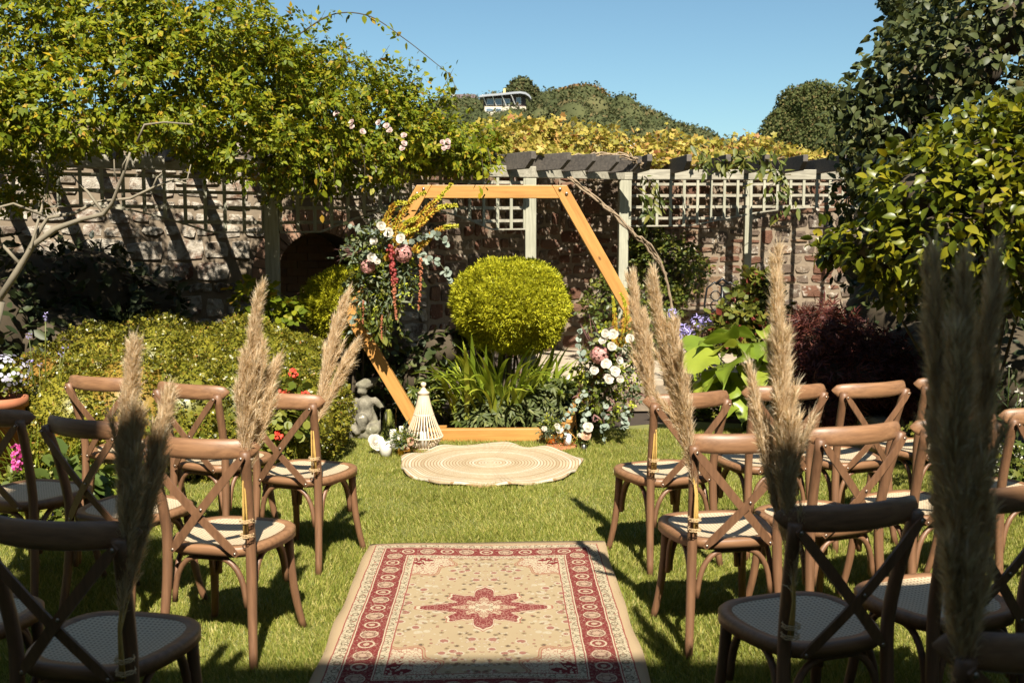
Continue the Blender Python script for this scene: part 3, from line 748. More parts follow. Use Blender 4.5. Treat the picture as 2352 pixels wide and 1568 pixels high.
def roundel(sp_, off=0.0, vo_=.159): 
    uu = mul(sub(t.m('FRACT', t.m('ADD', t.m('DIVIDE', al, sp_), off)), .5), sp_); w_ = sub(de, vo_); return t.m('SQRT', t.m('ADD', mul(uu,uu), mul(w_,w_)))
orn = t.mix(lt(vd3, .05), t.mix(lt(v2, .24), CRE, (.12,.085,.05)), (.17,.12,.075))    # scrolled cream guard
orn = t.mix(mul(lt(v1,.17), .8), orn, (.22,.05,.035))
ro = roundel(.062, .25, .074); orn = t.mix(mul(lt(ro,.016), t.m('GREATER_THAN', ro, .011)), orn, (.10,.075,.045)); ro = roundel(.062, .25, .235); orn = t.mix(mul(lt(ro,.013), t.m('GREATER_THAN', ro, .009)), orn, (.10,.075,.045))
redb = t.mix(mul(lt(vd3, .04), .6), RED, (.26,.14,.10)); redb = t.mix(mul(lt(v2,.24), t.m('GREATER_THAN', v2, .15), .8), redb, (.36,.28,.19)); redb = t.mix(mul(lt(v3,.2), .7), redb, (.06,.008,.012))
ra = roundel(.20); rb = roundel(.20, .5)
redb = t.mix(lt(ra,.038), redb, (.36,.28,.19)); redb = t.mix(lt(ra,.033), redb, t.mix(lt(vd3,.09), (.28,.19,.12), (.12,.05,.04))); redb = t.mix(lt(ra,.015), redb, (.33,.22,.15))
redb = t.mix(mul(lt(rb,.034), t.m('GREATER_THAN', rb, .026)), redb, (.36,.28,.19)); redb = t.mix(lt(rb,.012), redb, (.33,.24,.16))
# field
fld = t.mix(t.noise(c, 6, 4), TAN, (.33,.255,.15))
for sc_, th, pres, colr in ((17,.40,.35,(.36,.31,.22)),(17,.30,.5,(.19,.05,.04)),(28,.36,.45,(.17,.115,.06)),(28,.24,.5,(.06,.035,.028)),(44,.32,.6,(.18,.06,.045)),(44,.28,.4,(.36,.31,.22))):
    dd_ = t.voro(mir, sc_, 'F1', 0, .95); cc_ = t.voro(t.map(mir, (1,1,1), (.37*th,.21*pres,0)) if pres > .58 else mir, sc_, 'F1', 1, .95); sx_ = t.node("ShaderNodeSeparateColor"); t.put(sx_, 0, cc_)
    fld = t.mix(mul(lt(dd_, th), t.m('GREATER_THAN', sx_.outputs[0], pres), t.m('GREATER_THAN', v3, .22), .85), fld, colr)
# corner spandrels
cx_ = t.m('SUBTRACT', .37, ax_); cy_ = t.m('SUBTRACT', .68, ay_)
cr = t.m('SQRT', t.m('ADD', t.m('POWER', cx_, 2), t.m('POWER', t.m('MULTIPLY', cy_, .8), 2)))
cr = t.m('ADD', cr, t.m('MULTIPLY', t.m('SINE', t.m('MULTIPLY', t.m('ARCTAN2', cy_, cx_), 10)), .022))
spn = t.mix(lt(vd3,.06), CRE, (.25,.12,.08)); spn = t.mix(lt(v1,.2), spn, (.20,.045,.035)); spn = t.mix(lt(v2,.15), spn, (.10,.07,.05)); spn = t.mix(lt(cr,.10), spn, t.mix(lt(v2,.4), RED, CRE))
fld = t.mix(lt(cr,.225), fld, (.24,.08,.05)); fld = t.mix(lt(cr,.220), fld, TAN); fld = t.mix(lt(cr,.212), fld, (.24,.08,.05)); fld = t.mix(lt(cr,.206), fld, spn)
# medallion
an = t.m('ARCTAN2', ay_, ax_); rr = t.m('SQRT', t.m('ADD', t.m('POWER', ax_, 2), t.m('POWER', ay_, 2)))
star = t.m('ADD', .178, t.m('MULTIPLY', t.m('COSINE', t.m('MULTIPLY', an, 8)), .034)); star = t.m('ADD', star, t.m('MULTIPLY', t.m('SINE', t.m('MULTIPLY', an, 24)), .010))
star = t.m('ADD', star, t.m('MULTIPLY', t.m('POWER', t.m('COSINE', an), 40), .07)); star = t.m('ADD', star, t.m('MULTIPLY', t.m('POWER', t.m('SINE', an), 40), .035))
ms = t.m('DIVIDE', rr, star)
medc = t.mix(mul(lt(vd3,.08),.8), RED, (.27,.13,.10)); medc = t.mix(lt(v2,.15), medc, (.33,.22,.15)); medc = t.mix(mul(lt(v3,.2), .8), medc, (.07,.01,.014))
fld = t.mix(lt(ms, 1.06), fld, (.24,.08,.05)); fld = t.mix(lt(ms, 1.03), fld, CRE); fld = t.mix(lt(ms, .97), fld, medc)
fld = t.mix(lt(ms, .50), fld, t.mix(lt(vd3,.08), (.34,.26,.17), (.20,.07,.05))); fld = t.mix(lt(ms,.24), fld, t.mix(lt(v3,.3), CRE, DRK)); fld = t.mix(lt(ms,.13), fld, (.27,.17,.11))
col = t.mix(band(-1,.040), fld, BEI)
for lo, hi, cc in ((.040,.045,(.20,.035,.03)),(.045,.092,orn),(.092,.097,(.20,.035,.03)),(.097,.102,CRE),(.102,.218,redb),(.218,.223,CRE),(.223,.227,(.20,.035,.03)),(.227,.260,orn),(.260,.265,(.20,.03,.03))):
    col = t.mix(band(lo,hi), col, cc)
col = t.mix(t.m('MULTIPLY', t.noise(c, 180, 2), .07), col, (.33,.27,.19)); col = t.mix(t.m('MULTIPLY', t.noise(c, 5, 3), .05), col, (.36,.29,.19))
t.put(b,'Base Color',col); b.inputs['Roughness'].default_value = .95; b.inputs['Specular IOR Level'].default_value = .1
t.put(b,'Normal', t.bump(t.noise(c,300,2), .4, .004))
mb = MB(); nx, ny = 32, 46; V = []
for z0 in (1, 0):
    for j in range(ny+1):
        for i in range(nx+1):
            x = -RW/2+RW*i/nx; y = -RL/2+RL*j/ny; e = max(abs(x)/(RW/2), abs(y)/(RL/2))
            V.append((x+.004*math.sin(y*9), y+.004*math.sin(x*11), (.012+.030 if z0 else .002) + .004*math.sin(x*7+1)*math.sin(y*6) + (.006*math.sin(y*14+x*3) if e > .97 else 0)))
o_ = (nx+1)*(ny+1); ix = lambda i, j: j*(nx+1)+i
F = [(ix(i,j),ix(i+1,j),ix(i+1,j+1),ix(i,j+1)) for j in range(ny) for i in range(nx)]
F += [(ix(i+1,j)+o_,ix(i,j)+o_,ix(i,j+1)+o_,ix(i+1,j+1)+o_) for j in range(ny) for i in range(nx)]
bd = [(i,0) for i in range(nx)]+[(nx,j) for j in range(ny)]+[(i,ny) for i in range(nx,0,-1)]+[(0,j) for j in range(ny,0,-1)]
F += [(ix(*p)+o_, ix(*q)+o_, ix(*q), ix(*p)) for p, q in zip(bd, bd[1:]+bd[:1])]
rug = link("persian_rug", mb.add(V,F).mesh("persian_rug", m, True), None, (-.02, 5.13-RL/2, 0)); rug.rotation_euler = (0,0,-.012)
tag(rug, "red and cream patterned Persian rug with star medallion in the aisle", "rug")
m, t, b = newmat("braided_jute"); c = t.coord(); sp = t.node("ShaderNodeSeparateXYZ"); t.put(sp,0,c)
rr = t.m('SQRT', t.m('ADD', t.m('POWER', sp.outputs[0], 2), t.m('POWER', sp.outputs[1], 2))); an = t.m('ARCTAN2', sp.outputs[1], sp.outputs[0])
ringf = t.m('FRACT', t.m('MULTIPLY', rr, 44)); rid = t.m('FLOOR', t.m('MULTIPLY', rr, 44))
cm = t.node("ShaderNodeCombineXYZ"); t.put(cm,0,t.m('MULTIPLY',rid,3.7)); ringn = t.noise(cm.outputs[0], 1.0, 1)
cm2 = t.node("ShaderNodeCombineXYZ"); t.put(cm2,0,t.m('MULTIPLY',an,t.m('MULTIPLY',rr,70))); t.put(cm2,1,t.m('MULTIPLY',rid,1.3)); fib = t.noise(cm2.outputs[0], 1.6, 3)
col = t.ramp(t.m('ADD', t.m('MULTIPLY',ringn,.75), t.m('MULTIPLY',fib,.3)), [(.30,(.26,.185,.10)),(.5,(.37,.29,.18)),(.68,(.48,.42,.32))])
col = t.mix(t.m('MULTIPLY', t.m('LESS_THAN', t.m('ABSOLUTE', t.m('SUBTRACT', ringf, .5)), .36), 1.0), (.24,.15,.07), col)
t.put(b,'Base Color',col); b.inputs['Roughness'].default_value = .95; t.put(b,'Normal', t.bump(fib,.6,.006))
mb = MB(); na, nr_ = 120, 116; V = [(0,0,.03)]; rx = random.Random(4)
for i in range(1, nr_+1):
    q = i/nr_
    for k in range(na):
        a = 2*PI*k/na; R0 = .655*(1+.020*math.sin(9*a+1)*1.0+.016*math.sin(5*a+.4)+.012*math.sin(14*a))
        r = q*R0; z = .03+.003*abs(math.sin(r*44*PI)) + max(0,q-.6)**2*.065*(math.sin(9*a+1)+.5*math.sin(14*a+2)+.5)
        V.append((r*math.cos(a), r*math.sin(a), z))
F = [(0,1+k,1+(k+1)%na) for k in range(na)] + [(1+(i-1)*na+k, 1+i*na+k, 1+i*na+(k+1)%na, 1+(i-1)*na+(k+1)%na) for i in range(1,nr_) for k in range(na)]
s_ = 1+(nr_-1)*na; V += [(V[s_+k][0]*.995, V[s_+k][1]*.995, max(.004, V[s_+k][2]-.018)) for k in range(na)]
e_ = 1+nr_*na; F += [(s_+k, e_+k, e_+(k+1)%na, s_+(k+1)%na) for k in range(na)]
jute = link("jute_rug", mb.add(V,F).mesh("jute_rug", m, True), None, (.015, 7.06, 0)); tag(jute, "round braided natural jute rug with wavy edge in front of the arch", "rug")

# ------------------------------------------------------------------ far country: wooded hill, its house, distant trees
G = np.random.default_rng
def blob_at(x, y, Y, rx, rz, ry=None): p = at(x, y, Y); return (p.x, p.y, p.z, rx, ry or rx, rz)
M_HILLTREE = leafmat("hill_woodland", [(0,(0.064,0.076,0.030)),(.5,(0.106,0.116,0.046)),(.85,(0.145,0.145,0.060)),(1,(0.245,0.160,0.075))], .8, .15, .1, 1.1, .14)
M_HILL = plain("hill_soil", (.05,.05,.025), 1, var=.3, scale=.05)
OUT = [(760,330),(960,262),(1010,240),(1060,226),(1110,214),(1160,214),(1240,214),(1300,206),(1345,203),(1390,215),(1440,236),(1490,258),(1540,282),(1600,304),(1650,328),(1720,352),(1800,380)]
def out_y(x): return float(np.interp(x, [p[0] for p in OUT], [p[1] for p in OUT]))
HY0, HY1 = 190.0, 270.0
mb = MB(); nx = 60; rows = 10; V = []
for j in range(rows):
    q = j/(rows-1); Y = HY0+(HY1-HY0)*q
    for i in range(nx):
        x = 700+1150*i/(nx-1); top = at(x, out_y(x)+72, HY1); base = at(x, 395, HY0); p = at(x, 500, Y)
        V.append((p.x, Y, base.z + (top.z-base.z)*math.sin(q*PI/2)))
V += [(V[(rows-1)*nx+i][0]*1.3, HY1+90, -5) for i in range(nx)]
F = [(j*nx+i, j*nx+i+1, (j+1)*nx+i+1, (j+1)*nx+i) for j in range(rows) for i in range(nx-1)]
hill = structure("hill", mb.add(V,F), M_HILL, True)
def hill_z(x, q):
    return at(x, 395, HY0).z + (at(x, out_y(x)+72, HY1).z-at(x,395,HY0).z)*math.sin(q*PI/2)
hg = G(11); bl = []
for i in range(430):
    x = hg.uniform(960,1760); q = hg.random()**.8
    if i > 470: q = hg.uniform(.9,1.0)
    Y = HY0+(HY1-HY0)*q; p = at(x, 500, Y); z = hill_z(x, q)
    if 1085 < x < 1235 and .50 < q < .86: continue
    r = hg.uniform(2.4,5.2)
    if 1088 < x < 1232 and Y < 240:
        lim = 262 if x < 1160 else 256
        while r > 1.0 and proj((p.x, Y, z+r*1.4))[1] < lim: r -= .3
        if r <= 1.0: continue
    bl.append((p.x, Y, z+r*hg.uniform(.35,.75), r, r, r*hg.uniform(.75,1.1)))
P, Nn = shell(bl, 100000, .25, 5, .8, .8); D, N = orient(Nn, hg, .3, .8, .1, .5, .5); S = hg.uniform(.35,.85,len(P))
wood = bpy.data.objects.new("hillside_woodland", None); COL.objects.link(wood); wood["kind"] = "stuff"; wood.location = (0,230,0)
tag(wood, "dense dark woodland covering the far hill behind the pergola", "woodland")
foliage(wood, T_rhomb(.42), P, D, N, S, M_HILLTREE); core(wood, bl, M_HILLTREE, .86, 'canopy_mass')
def far_tree(name, label, blobs, mat, leaf, n, trunk, seed, f=1.0, a=.3, cat="tree", thick=.3):
    root = thing(name, label, cat, trunk); g_ = G(seed)
    mb = MB(); tp = Vector((sum(b[0] for b in blobs)/len(blobs), trunk[1], max(b[2] for b in blobs))); t0 = Vector(trunk)
    rr_ = (tp.z-t0.z)*.035+.05; mb.tube([t0, t0+(tp-t0)*.4, t0+(tp-t0)*.9], [rr_, rr_*.8, rr_*.3], 8)
    for b in blobs: mb.tube([t0+(tp-t0)*.35, t0+(tp-t0)*.4+(Vector(b[:3])-t0-(tp-t0)*.4)*.6, Vector(b[:3])], [rr_*.5, rr_*.3, rr_*.12], 6)
    part("trunk", mb, M_TWIG, root, True)
    P, Nn = shell(blobs, n, thick, seed, f, a); D, N = orient(Nn, g_, .3, .8, .25, .5, .5)
    foliage(root, T_rhomb(.40), P, D, N, g_.uniform(.7,1.25,n)*leaf, mat, 0, 'crown'); core(root, blobs, mat, .80, 'inner_crown')
    return root
M_FAR1 = leafmat("far_tree_leaf", [(0,(0.060,0.076,0.022)),(.6,(0.104,0.118,0.035)),(.9,(0.162,0.143,0.054)),(1,(0.228,0.143,0.057))], .75, .2, .15, .7, .8)
Y = 262.0
far_tree("domed_tree", "dark domed tree standing above the hilltop skyline behind the curved-roof house", [blob_at(1197,203,Y,3.3,3.0), blob_at(1180,216,Y,2.8,2.4), blob_at(1216,216,Y,2.8,2.4), blob_at(1198,226,Y,4.6,2.2)], M_HILLTREE, .8, 3000, tuple(at(1197,236,Y)), 31, .6, .4)
M_RUST = leafmat("rusty_leaf", [(0,(0.105,0.083,0.030)),(.5,(0.180,0.112,0.042)),(1,(0.240,0.128,0.053))], .8, .15, .1, 0)
far_tree("rusty_tree", "rust tinged broad tree crown on the far hilltop", [blob_at(1330,212,258,5.2,1.7), blob_at(1300,220,258,4,1.8), blob_at(1362,218,258,4,1.8)], M_RUST, .8, 2200, tuple(at(1330,232,258)), 32, .6, .3)
# the big round tree and the dark tall one on the right
Y = 70.0
far_tree("round_tree", "large rounded olive green tree beyond the right end of the pergola", [blob_at(1852,262,Y,2.2,2.1), blob_at(1806,300,Y,1.75,1.7), blob_at(1905,272,Y,2.0,2.2), blob_at(1776,335,Y,1.35,1.2), blob_at(1870,335,Y,3.1,1.6), blob_at(1960,320,Y,2.4,2.2)], M_FAR1, .19, 34000, (at(1870,500,Y).x, Y, -.1), 33, 2.2, .42)
Y = 55.0
M_FAR2 = leafmat("dark_evergreen_leaf", [(0,(0.031,0.042,0.020)),(.6,(0.059,0.070,0.031)),(1,(0.105,0.105,0.042))], .7, .15, .2, 0)
far_tree("tall_tree", "tall dark tree reaching above the picture at top right", [blob_at(2090,-30,Y,1.6,2.2), blob_at(2060,62,Y,.75,.55), blob_at(2110,40,Y,1.2,1.2), blob_at(2160,90,Y,1.6,1.7), blob_at(2050,-10,Y,.8,1.0)], M_FAR2, .17, 16000, (at(2120,500,Y).x, Y, -.1), 34, 1.8, .3)
# modern house with curved roof on the hill
HYb = 232.0
hh = thing("curved_roof_house", "modern glazed house with curved grey roof on the far hillside", "house", tuple(at(1160,262,HYb)))
M_BRN = plain("brown_cladding", (.05,.028,.024), .6); M_LEAD = plain("lead_roof", (.28,.29,.31), .45, .2); M_PALE = plain("pale_stone", (.50,.44,.34), .8, var=.1, scale=.5); M_PANE = plain("window_glass", (.10,.14,.18), .08, 0, .9); M_FRAMEW = plain("white_frame", (.72,.70,.66), .5)
def hb(x0, x1, y0, y1, Y, d): 
    a, b_ = at(x0,y1,Y), at(x1,y0,Y); g = MB(); g.box(((a.x+b_.x)/2, Y+d/2, (a.z+b_.z)/2), (b_.x-a.x, d, b_.z-a.z)); return g
part("ground_floor_wall", hb(1113,1208,245,300,HYb,5), M_PALE, hh); part("upper_wall", hb(1110,1208,222,244.6,HYb+.5,4.6), M_BRN, hh)
for x0, x1 in ((1118,1134),(1137,1153),(1156,1172)):
    w_ = part("window", hb(x0,x1,226.5,242,HYb+.36,.12), M_FRAMEW, hh); part("pane", hb(x0+1.2,x1-1.2,228,240.6,HYb+.31,.04), M_PANE, w_)
for x0, x1 in ((1116,1133),(1138,1152)):
    w_ = part("window", hb(x0,x1,248.5,256,HYb-.12,.12), M_FRAMEW, hh); part("pane", hb(x0+1,x1-1,249.4,255,HYb-.17,.04), M_PANE, w_)
w_ = part("window", hb(1186,1197,224,240,HYb+.36,.12), M_FRAMEW, hh); part("pane", hb(1187,1196,225,239,HYb+.31,.04), M_PANE, w_)
g = MB(); rp = [(1101,219),(1120,216.5),(1140,215),(1160,213),(1180,211),(1195,210),(1207,212),(1215,217),(1220,224)]; V = []
for x, y in rp:
    a, b_ = at(x,y,HYb-1.6), at(x,y,HYb-1.6); 
    V += [(a.x, HYb-1.6, a.z), (a.x, HYb+6, a.z+.3), (a.x, HYb+6, a.z-.15), (a.x, HYb-1.6, a.z-.45)]
F = [(i*4+k, i*4+(k+1)%4, (i+1)*4+(k+1)%4, (i+1)*4+k) for i in range(len(rp)-1) for k in range(4)] + [(3,2,1,0), tuple(4*(len(rp)-1)+k for k in range(4))]
part("curved_roof", g.add(V,F), M_LEAD, hh)
for x in (1108,1130,1152,1174):
    a, b_ = at(x,218,HYb-1.4), at(x+10,243,HYb+.3); g = MB(); g.tube([a,b_], .13, 6); part("roof_strut", g, M_FRAMEW, hh)
g = MB(); g.box(at(1158.5,210,HYb+3), (.5,.5,1.2)); part("chimney", g, plain("yellow_pot",(.6,.5,.2),.7), hh)
# small cottages peeping over the trees
def cottage(x, y, Y, w, h, label, chim):
    p = at(x,y,Y); r_ = thing("cottage", label, "cottage", (p.x,Y,p.z-h)); g = MB(); g.box((p.x,Y,p.z-h*.7), (w,3,h*.9)); part("wall", g, M_FRAMEW, r_)
    z = p.z-h*.25; g = MB(); g.add([(p.x-w*.55,Y-1.7,z),(p.x+w*.55,Y-1.7,z),(p.x+w*.55,Y+1.7,z),(p.x-w*.55,Y+1.7,z),(p.x-w*.4,Y,z+h*.5),(p.x+w*.45,Y,z+h*.5)], [(0,1,5,4),(1,2,5),(2,3,4,5),(3,0,4),(3,2,1,0)]); rf = part("roof", g, plain("slate_roof",(.11,.08,.08),.7), r_)
    g = MB(); g.box((p.x+chim*w*.5,Y,z+h*.35), (.9,.9,h*.9)); part("chimney", g, M_FRAMEW, rf)
cottage(1068,222,262,6.0,2.4,"small white cottage with slate roof on the hill's left skyline",-1)
cottage(1447,352,120,1.4,2.6,"tiny white house gable with red chimney below the far hill",0)

# ------------------------------------------------------------------ climbing rose over the left of the pergola
def climber(name, label, cat, blobs, T, leaf, n, mat, single, seed, spr=5, droop=.35, thick=.45, f=3.5, a=.14, base=None, lo=.7, hi=1.2, stems=14, up=.6, out=.5, gate=None):
    root = thing(name, label, cat, base or (blobs[0][0], blobs[0][1], 0)); g_ = G(seed)
    P, Nn = shell(blobs, n, thick, seed, f, a)
    if gate:
        kp = (lump(P, 9.0, 1.0, 3) + .5*lump(P, 19.0, 1.0, 8) > gate); P, Nn = P[kp], Nn[kp]
        P2, N2 = shell([b[:3]+tuple(q*.72 for q in b[3:6]) for b in blobs], int(n*.5), .5, seed+9, f, a); P = np.concatenate([P, P2]); Nn = np.concatenate([Nn, N2])
    n = len(P); D, N = orient(Nn, g_, out, .6, droop, up, .4); S = g_.uniform(lo,hi,n)*leaf
    if spr > 1: P, D, N, S = sprigs(P, D, N, S, g_, spr)
    foliage(root, T, P, D, N, S, mat, single)
    bs = Vector(root.location)
    for i in range(stems):
        b = blobs[g_.integers(len(blobs))]; e = Vector(b[:3])+Vector(g_.normal(size=3))*.25*min(b[3:6]); s0 = bs+Vector((g_.normal()*.12, g_.normal()*.1, 0))
        mid = (s0+e)/2+Vector(g_.normal(size=3))*.15; mid.z = s0.z+(e.z-s0.z)*.65
        mb = MB(); mb.tube(arc_path(s0, mid, e, 8), [.016-.0012*k for k in range(9)], 6); part("stem", mb, M_TWIG, root, True)
    return root
M_ROSE = leafmat("rose_leaf", [(0,(0.096,0.135,0.008)),(.35,(0.166,0.205,0.011)),(.7,(0.272,0.279,0.014)),(.93,(0.368,0.312,0.016)),(.97,(0.404,0.213,0.030)),(1,(0.527,0.359,0.016))], .5, .34, .22, .5)
def rose_blob(x, y, Y, rx, rz):
    sh = float(np.interp(x, [300, 620, 760], [-.42, -.05, .42])); k = (Y+sh)/Y
    return blob_at(x, y, Y+sh, rx*k, rz*k, min(rx*.94, .42))
RB = [rose_blob(-60,90,6.9,.75,.65), rose_blob(120,120,7.0,.75,.62), rose_blob(300,90,7.1,.70,.60), rose_blob(60,250,6.7,.60,.40), rose_blob(230,240,6.8,.60,.40), rose_blob(430,150,7.2,.70,.55), rose_blob(420,270,7.0,.55,.32), rose_blob(580,190,7.4,.70,.50),
      rose_blob(560,300,7.2,.55,.35), rose_blob(700,228,7.6,.62,.42), rose_blob(690,320,7.4,.50,.36), rose_blob(820,258,7.8,.58,.36), rose_blob(830,330,7.7,.50,.32), rose_blob(930,290,8.0,.5,.31), rose_blob(1010,325,8.2,.42,.26), rose_blob(1075,345,8.4,.34,.22),
      rose_blob(640,395,7.5,.20,.26), rose_blob(745,400,7.6,.22,.22), rose_blob(250,20,7.4,.6,.4), rose_blob(560,125,7.7,.42,.24), rose_blob(690,165,7.9,.40,.22), rose_blob(870,245,8.2,.34,.22), rose_blob(760,330,8.5,.5,.12), rose_blob(900,350,8.8,.6,.10), rose_blob(1020,360,9.0,.6,.10), rose_blob(70,360,7.2,.24,.18), rose_blob(20,410,7.2,.2,.2), rose_blob(1000,370,8.3,.35,.18)]
rose = climber("climbing_rose", "big yellow green climbing rose sprawling over the left half of the pergola", "climbing rose", RB, T_lite(), .044, 18000, M_ROSE, 300, 41, 5, .35, .5, 4.0, .18, (P1.x-.2, P1.y+.15, 0), .45, 1.35, 0, gate=.02)
gb = G(77)
def spray(root, path, leaf, n, mat, seed, T=T_oval(.30), stem=.006, spread=.06, name='cane'):   # an arching cane with leaves along it
    g_ = G(seed); path = [Vector(p) for p in path]
    pts = []
    for i in range(len(path)-1):
        p_, a_, b_, n_ = path[max(i-1,0)], path[i], path[i+1], path[min(i+2,len(path)-1)]
        for k in range(6):
            q = k/6; pts.append(.5*((2*a_)+(b_-p_)*q+(2*p_-5*a_+4*b_-n_)*q*q+(3*a_-p_-3*b_+n_)*q**3))
    pts.append(path[-1]); mb = MB(); mb.tube(pts, [stem*(1-.7*i/len(pts)) for i in range(len(pts))], 6); st = part(name, mb, M_TWIG, root, True)
    if n:
        i = g_.integers(1, len(pts), n); P = np.array([pts[k] for k in i])+g_.normal(0,spread*.3,(n,3)); d = np.array([pts[min(k+1,len(pts)-1)]-pts[k-1] for k in i])
        D = unit(unit(d)*.5+g_.normal(size=(n,3))*.7+[0,0,-.45]); N = unit(g_.normal(size=(n,3))*.5+[0,-.3,.8])
        foliage(root, T, P, D, N, g_.uniform(.6,1.2,n)*leaf, mat, 0, 'cane_leaves')
    return st
spray(rose, [at(640,120,7.8),at(700,70,7.8),at(770,32,7.8),at(850,38,7.8),at(930,90,7.8),at(1000,145,7.8),at(1035,175,7.8),at(1046,205,7.8)], .06, 60, M_ROSE, 1, spread=.05)
spray(rose, [at(430,60,7.4),at(480,10,7.4),at(560,-5,7.4),at(630,30,7.4)], .055, 60, M_ROSE, 2, spread=.1)
for i in range(46):
    x = gb.uniform(400,1080); y0 = float(np.interp(x,[400,560,700,830,960,1080],[50,60,100,160,205,270])); L = gb.uniform(40,130); dx = gb.uniform(-40,60)
    Ys = float(np.interp(x,[400,700,1080],[7.2,8.0,8.6])); spray(rose, [at(x,y0+70,Ys),at(x+dx*.4,y0+70-L*.6,Ys),at(x+dx,y0+70-L*1.15,Ys-.05)], .048, 26, M_ROSE, 200+i, spread=.12, stem=.0035)
for i, (x, y) in enumerate(((620,410),(655,425),(690,430),(760,405),(730,440),(640,440),(830,400),(20,470),(60,440),(100,465),(470,330),(1100,395),(1120,410))):
    p = at(x,y-70,7.35); spray(rose, [p, at(x+8,y-20,7.2), at(x+gb.uniform(-15,15),y+25,7.2)], .055, 20, M_ROSE, 300+i, spread=.12, stem=.003)
# pale pink roses in bloom on it
def petal_head(seed, n=26, open_=1.0):
    g_ = G(seed); P = []; mb = MB()
    for i in range(n):
        q = i/n; ring = int(q*4); a = i*2.399+g_.normal()*.1; r0 = .04+.30*q*open_; tilt = .15+.95*q*open_; sz = .55+.35*q
        ca, sa = math.cos(a), math.sin(a); V = []
        for v in range(4):
            for u in range(5):
                uu = (u/4-.5)*2; vv = v/3; wv = sz*.62*math.sin(.35+vv*1.9)*uu
                h = vv*sz*.85; outw = r0+h*math.sin(tilt)*.75+ (vv**3)*.12*open_ - .16*uu*uu*(1-vv*.3); z = h*math.cos(tilt*.85)-.06*vv*vv*open_ + .05*(1-q)
                V.append((outw*ca-wv*sa, outw*sa+wv*ca, z))
        mb.add(V, [(v*5+u, v*5+u+1, (v+1)*5+u+1, (v+1)*5+u) for v in range(3) for u in range(4)])
    mb.ball((0,0,.34), .20, 8, 6, (1,1,1.2)); return mb
def petalmat(name, c1, c2, tr=.25):
    m, t, b = newmat(name); col = t.ramp(t.rnd(), [(0,c1),(1,c2)]); t.put(b,'Base Color',col); b.inputs['Roughness'].default_value = .55
    x = t.node("ShaderNodeBsdfTranslucent"); t.l.new(col, x.inputs[0]); mx = t.node("ShaderNodeMixShader"); mx.inputs[0].default_value = tr
    t.l.new(b.outputs[0],mx.inputs[1]); t.l.new(x.outputs[0],mx.inputs[2]); t.l.new(mx.outputs[0], t.n["Material Output"].inputs[0]); return m
M_PETAL = petalmat("white_petal", (.76,.73,.65), (.66,.60,.50)); M_PINKP = petalmat("pink_petal", (.58,.40,.37), (.64,.54,.49)); M_REDP = petalmat("red_petal", (.72,.06,.03), (.85,.12,.07)); M_MAG = petalmat("magenta_petal", (.65,.06,.30), (.75,.15,.42)); M_YELP = petalmat("yellow_petal", (.80,.55,.08), (.85,.68,.25)); M_BLUEP = petalmat("lilac_petal", (.38,.32,.72), (.52,.46,.82)); M_PEACH = petalmat("peach_petal", (.62,.38,.22), (.64,.47,.34))
ROSE_ME = [petal_head(s, 26, o).mesh("rose_head", M_PETAL, True) for s, o in ((1,.8),(2,1.0),(3,.65))]
PINK_ME = petal_head(4, 22, 1.1).mesh("bloom", M_PINKP, True)
def put(name, me, parent, p, size, look=(0,-1,.5), spin=0.0):
    o = bpy.data.objects.new(name, me); COL.objects.link(o); o.parent = parent; d = Vector(look).normalized()
    o.matrix_local = Matrix.Translation(Vector(p)-origin_of(parent)) @ d.to_track_quat('Z','Y').to_matrix().to_4x4() @ Matrix.Rotation(spin,4,'Z') @ Matrix.Scale(size,4); return o
for x, y, Yv in ((773,263,7.35),(806,290,7.3),(808,282,7.3),(888,290,7.5),(895,300,7.5),(928,330,7.75),(924,341,7.75),(928,312,7.75),(1016,328,7.9),(1028,326,7.9),(1020,341,7.9),(832,303,7.3),(870,283,7.5),(1030,338,7.9)):
    put("bloom", PINK_ME, rose, at(x,y,Yv+.02), .026, (gb.normal()*.4,-1,.5), gb.random()*6)
# bare grey limbs at the left
M_BARK = plain("pale_bark", (.20,.17,.12), .9, var=.4, scale=12)
tr = thing("magnolia_tree", "small tree with pale grey bare branching limbs at the left edge", "tree", tuple(gz(-70,1120,0)*1.0))
tr.location = (at(-60,700,6.3).x, 6.3, -.03)
def limb(pts, r0, r1):
    n = len(pts); pts = [Vector(p)+Vector(gb.normal(size=3))*.006 for p in pts]; mb = MB(); mb.tube(pts, [.60*(r0+(r1-r0)*i/(n-1))*(1+.12*math.sin(i*2.7)) for i in range(n)], 8); part("limb", mb, M_BARK, tr, True)
mb = MB(); mb.tube([tr.location, at(-30,790,6.3), at(-5,690,6.3)], [.06,.05,.043], 10); part("trunk", mb, M_BARK, tr, True)
limb([at(-8,695,6.3),at(35,620,6.3),at(75,565,6.25),at(130,525,6.2),at(190,505,6.2),at(238,490,6.15),at(258,465,6.1),at(274,418,6.05),at(290,375,6.0),at(300,350,6.0)], .036,.011)
limb([at(45,608,6.3),at(20,575,6.3),at(0,550,6.3),at(-30,520,6.3)], .02,.012)
limb([at(238,490,6.15),at(205,445,6.2),at(180,415,6.25),at(160,395,6.3)], .016,.007)
limb([at(60,580,6.3),at(90,530,6.35),at(110,500,6.35),at(170,490,6.35),at(230,465,6.35),at(300,455,6.3),at(350,435,6.3),at(395,418,6.3),at(425,420,6.25)], .024,.008)
limb([at(350,438,6.3),at(362,405,6.3),at(368,392,6.3)], .012,.006); limb([at(395,418,6.3),at(430,412,6.3),at(438,380,6.3)], .010,.005)
limb([at(274,418,6.05),at(266,395,6.05),at(258,365,6.0)], .009,.005); limb([at(280,400,6.05),at(285,380,6.0),at(292,360,6.0)], .008,.004)
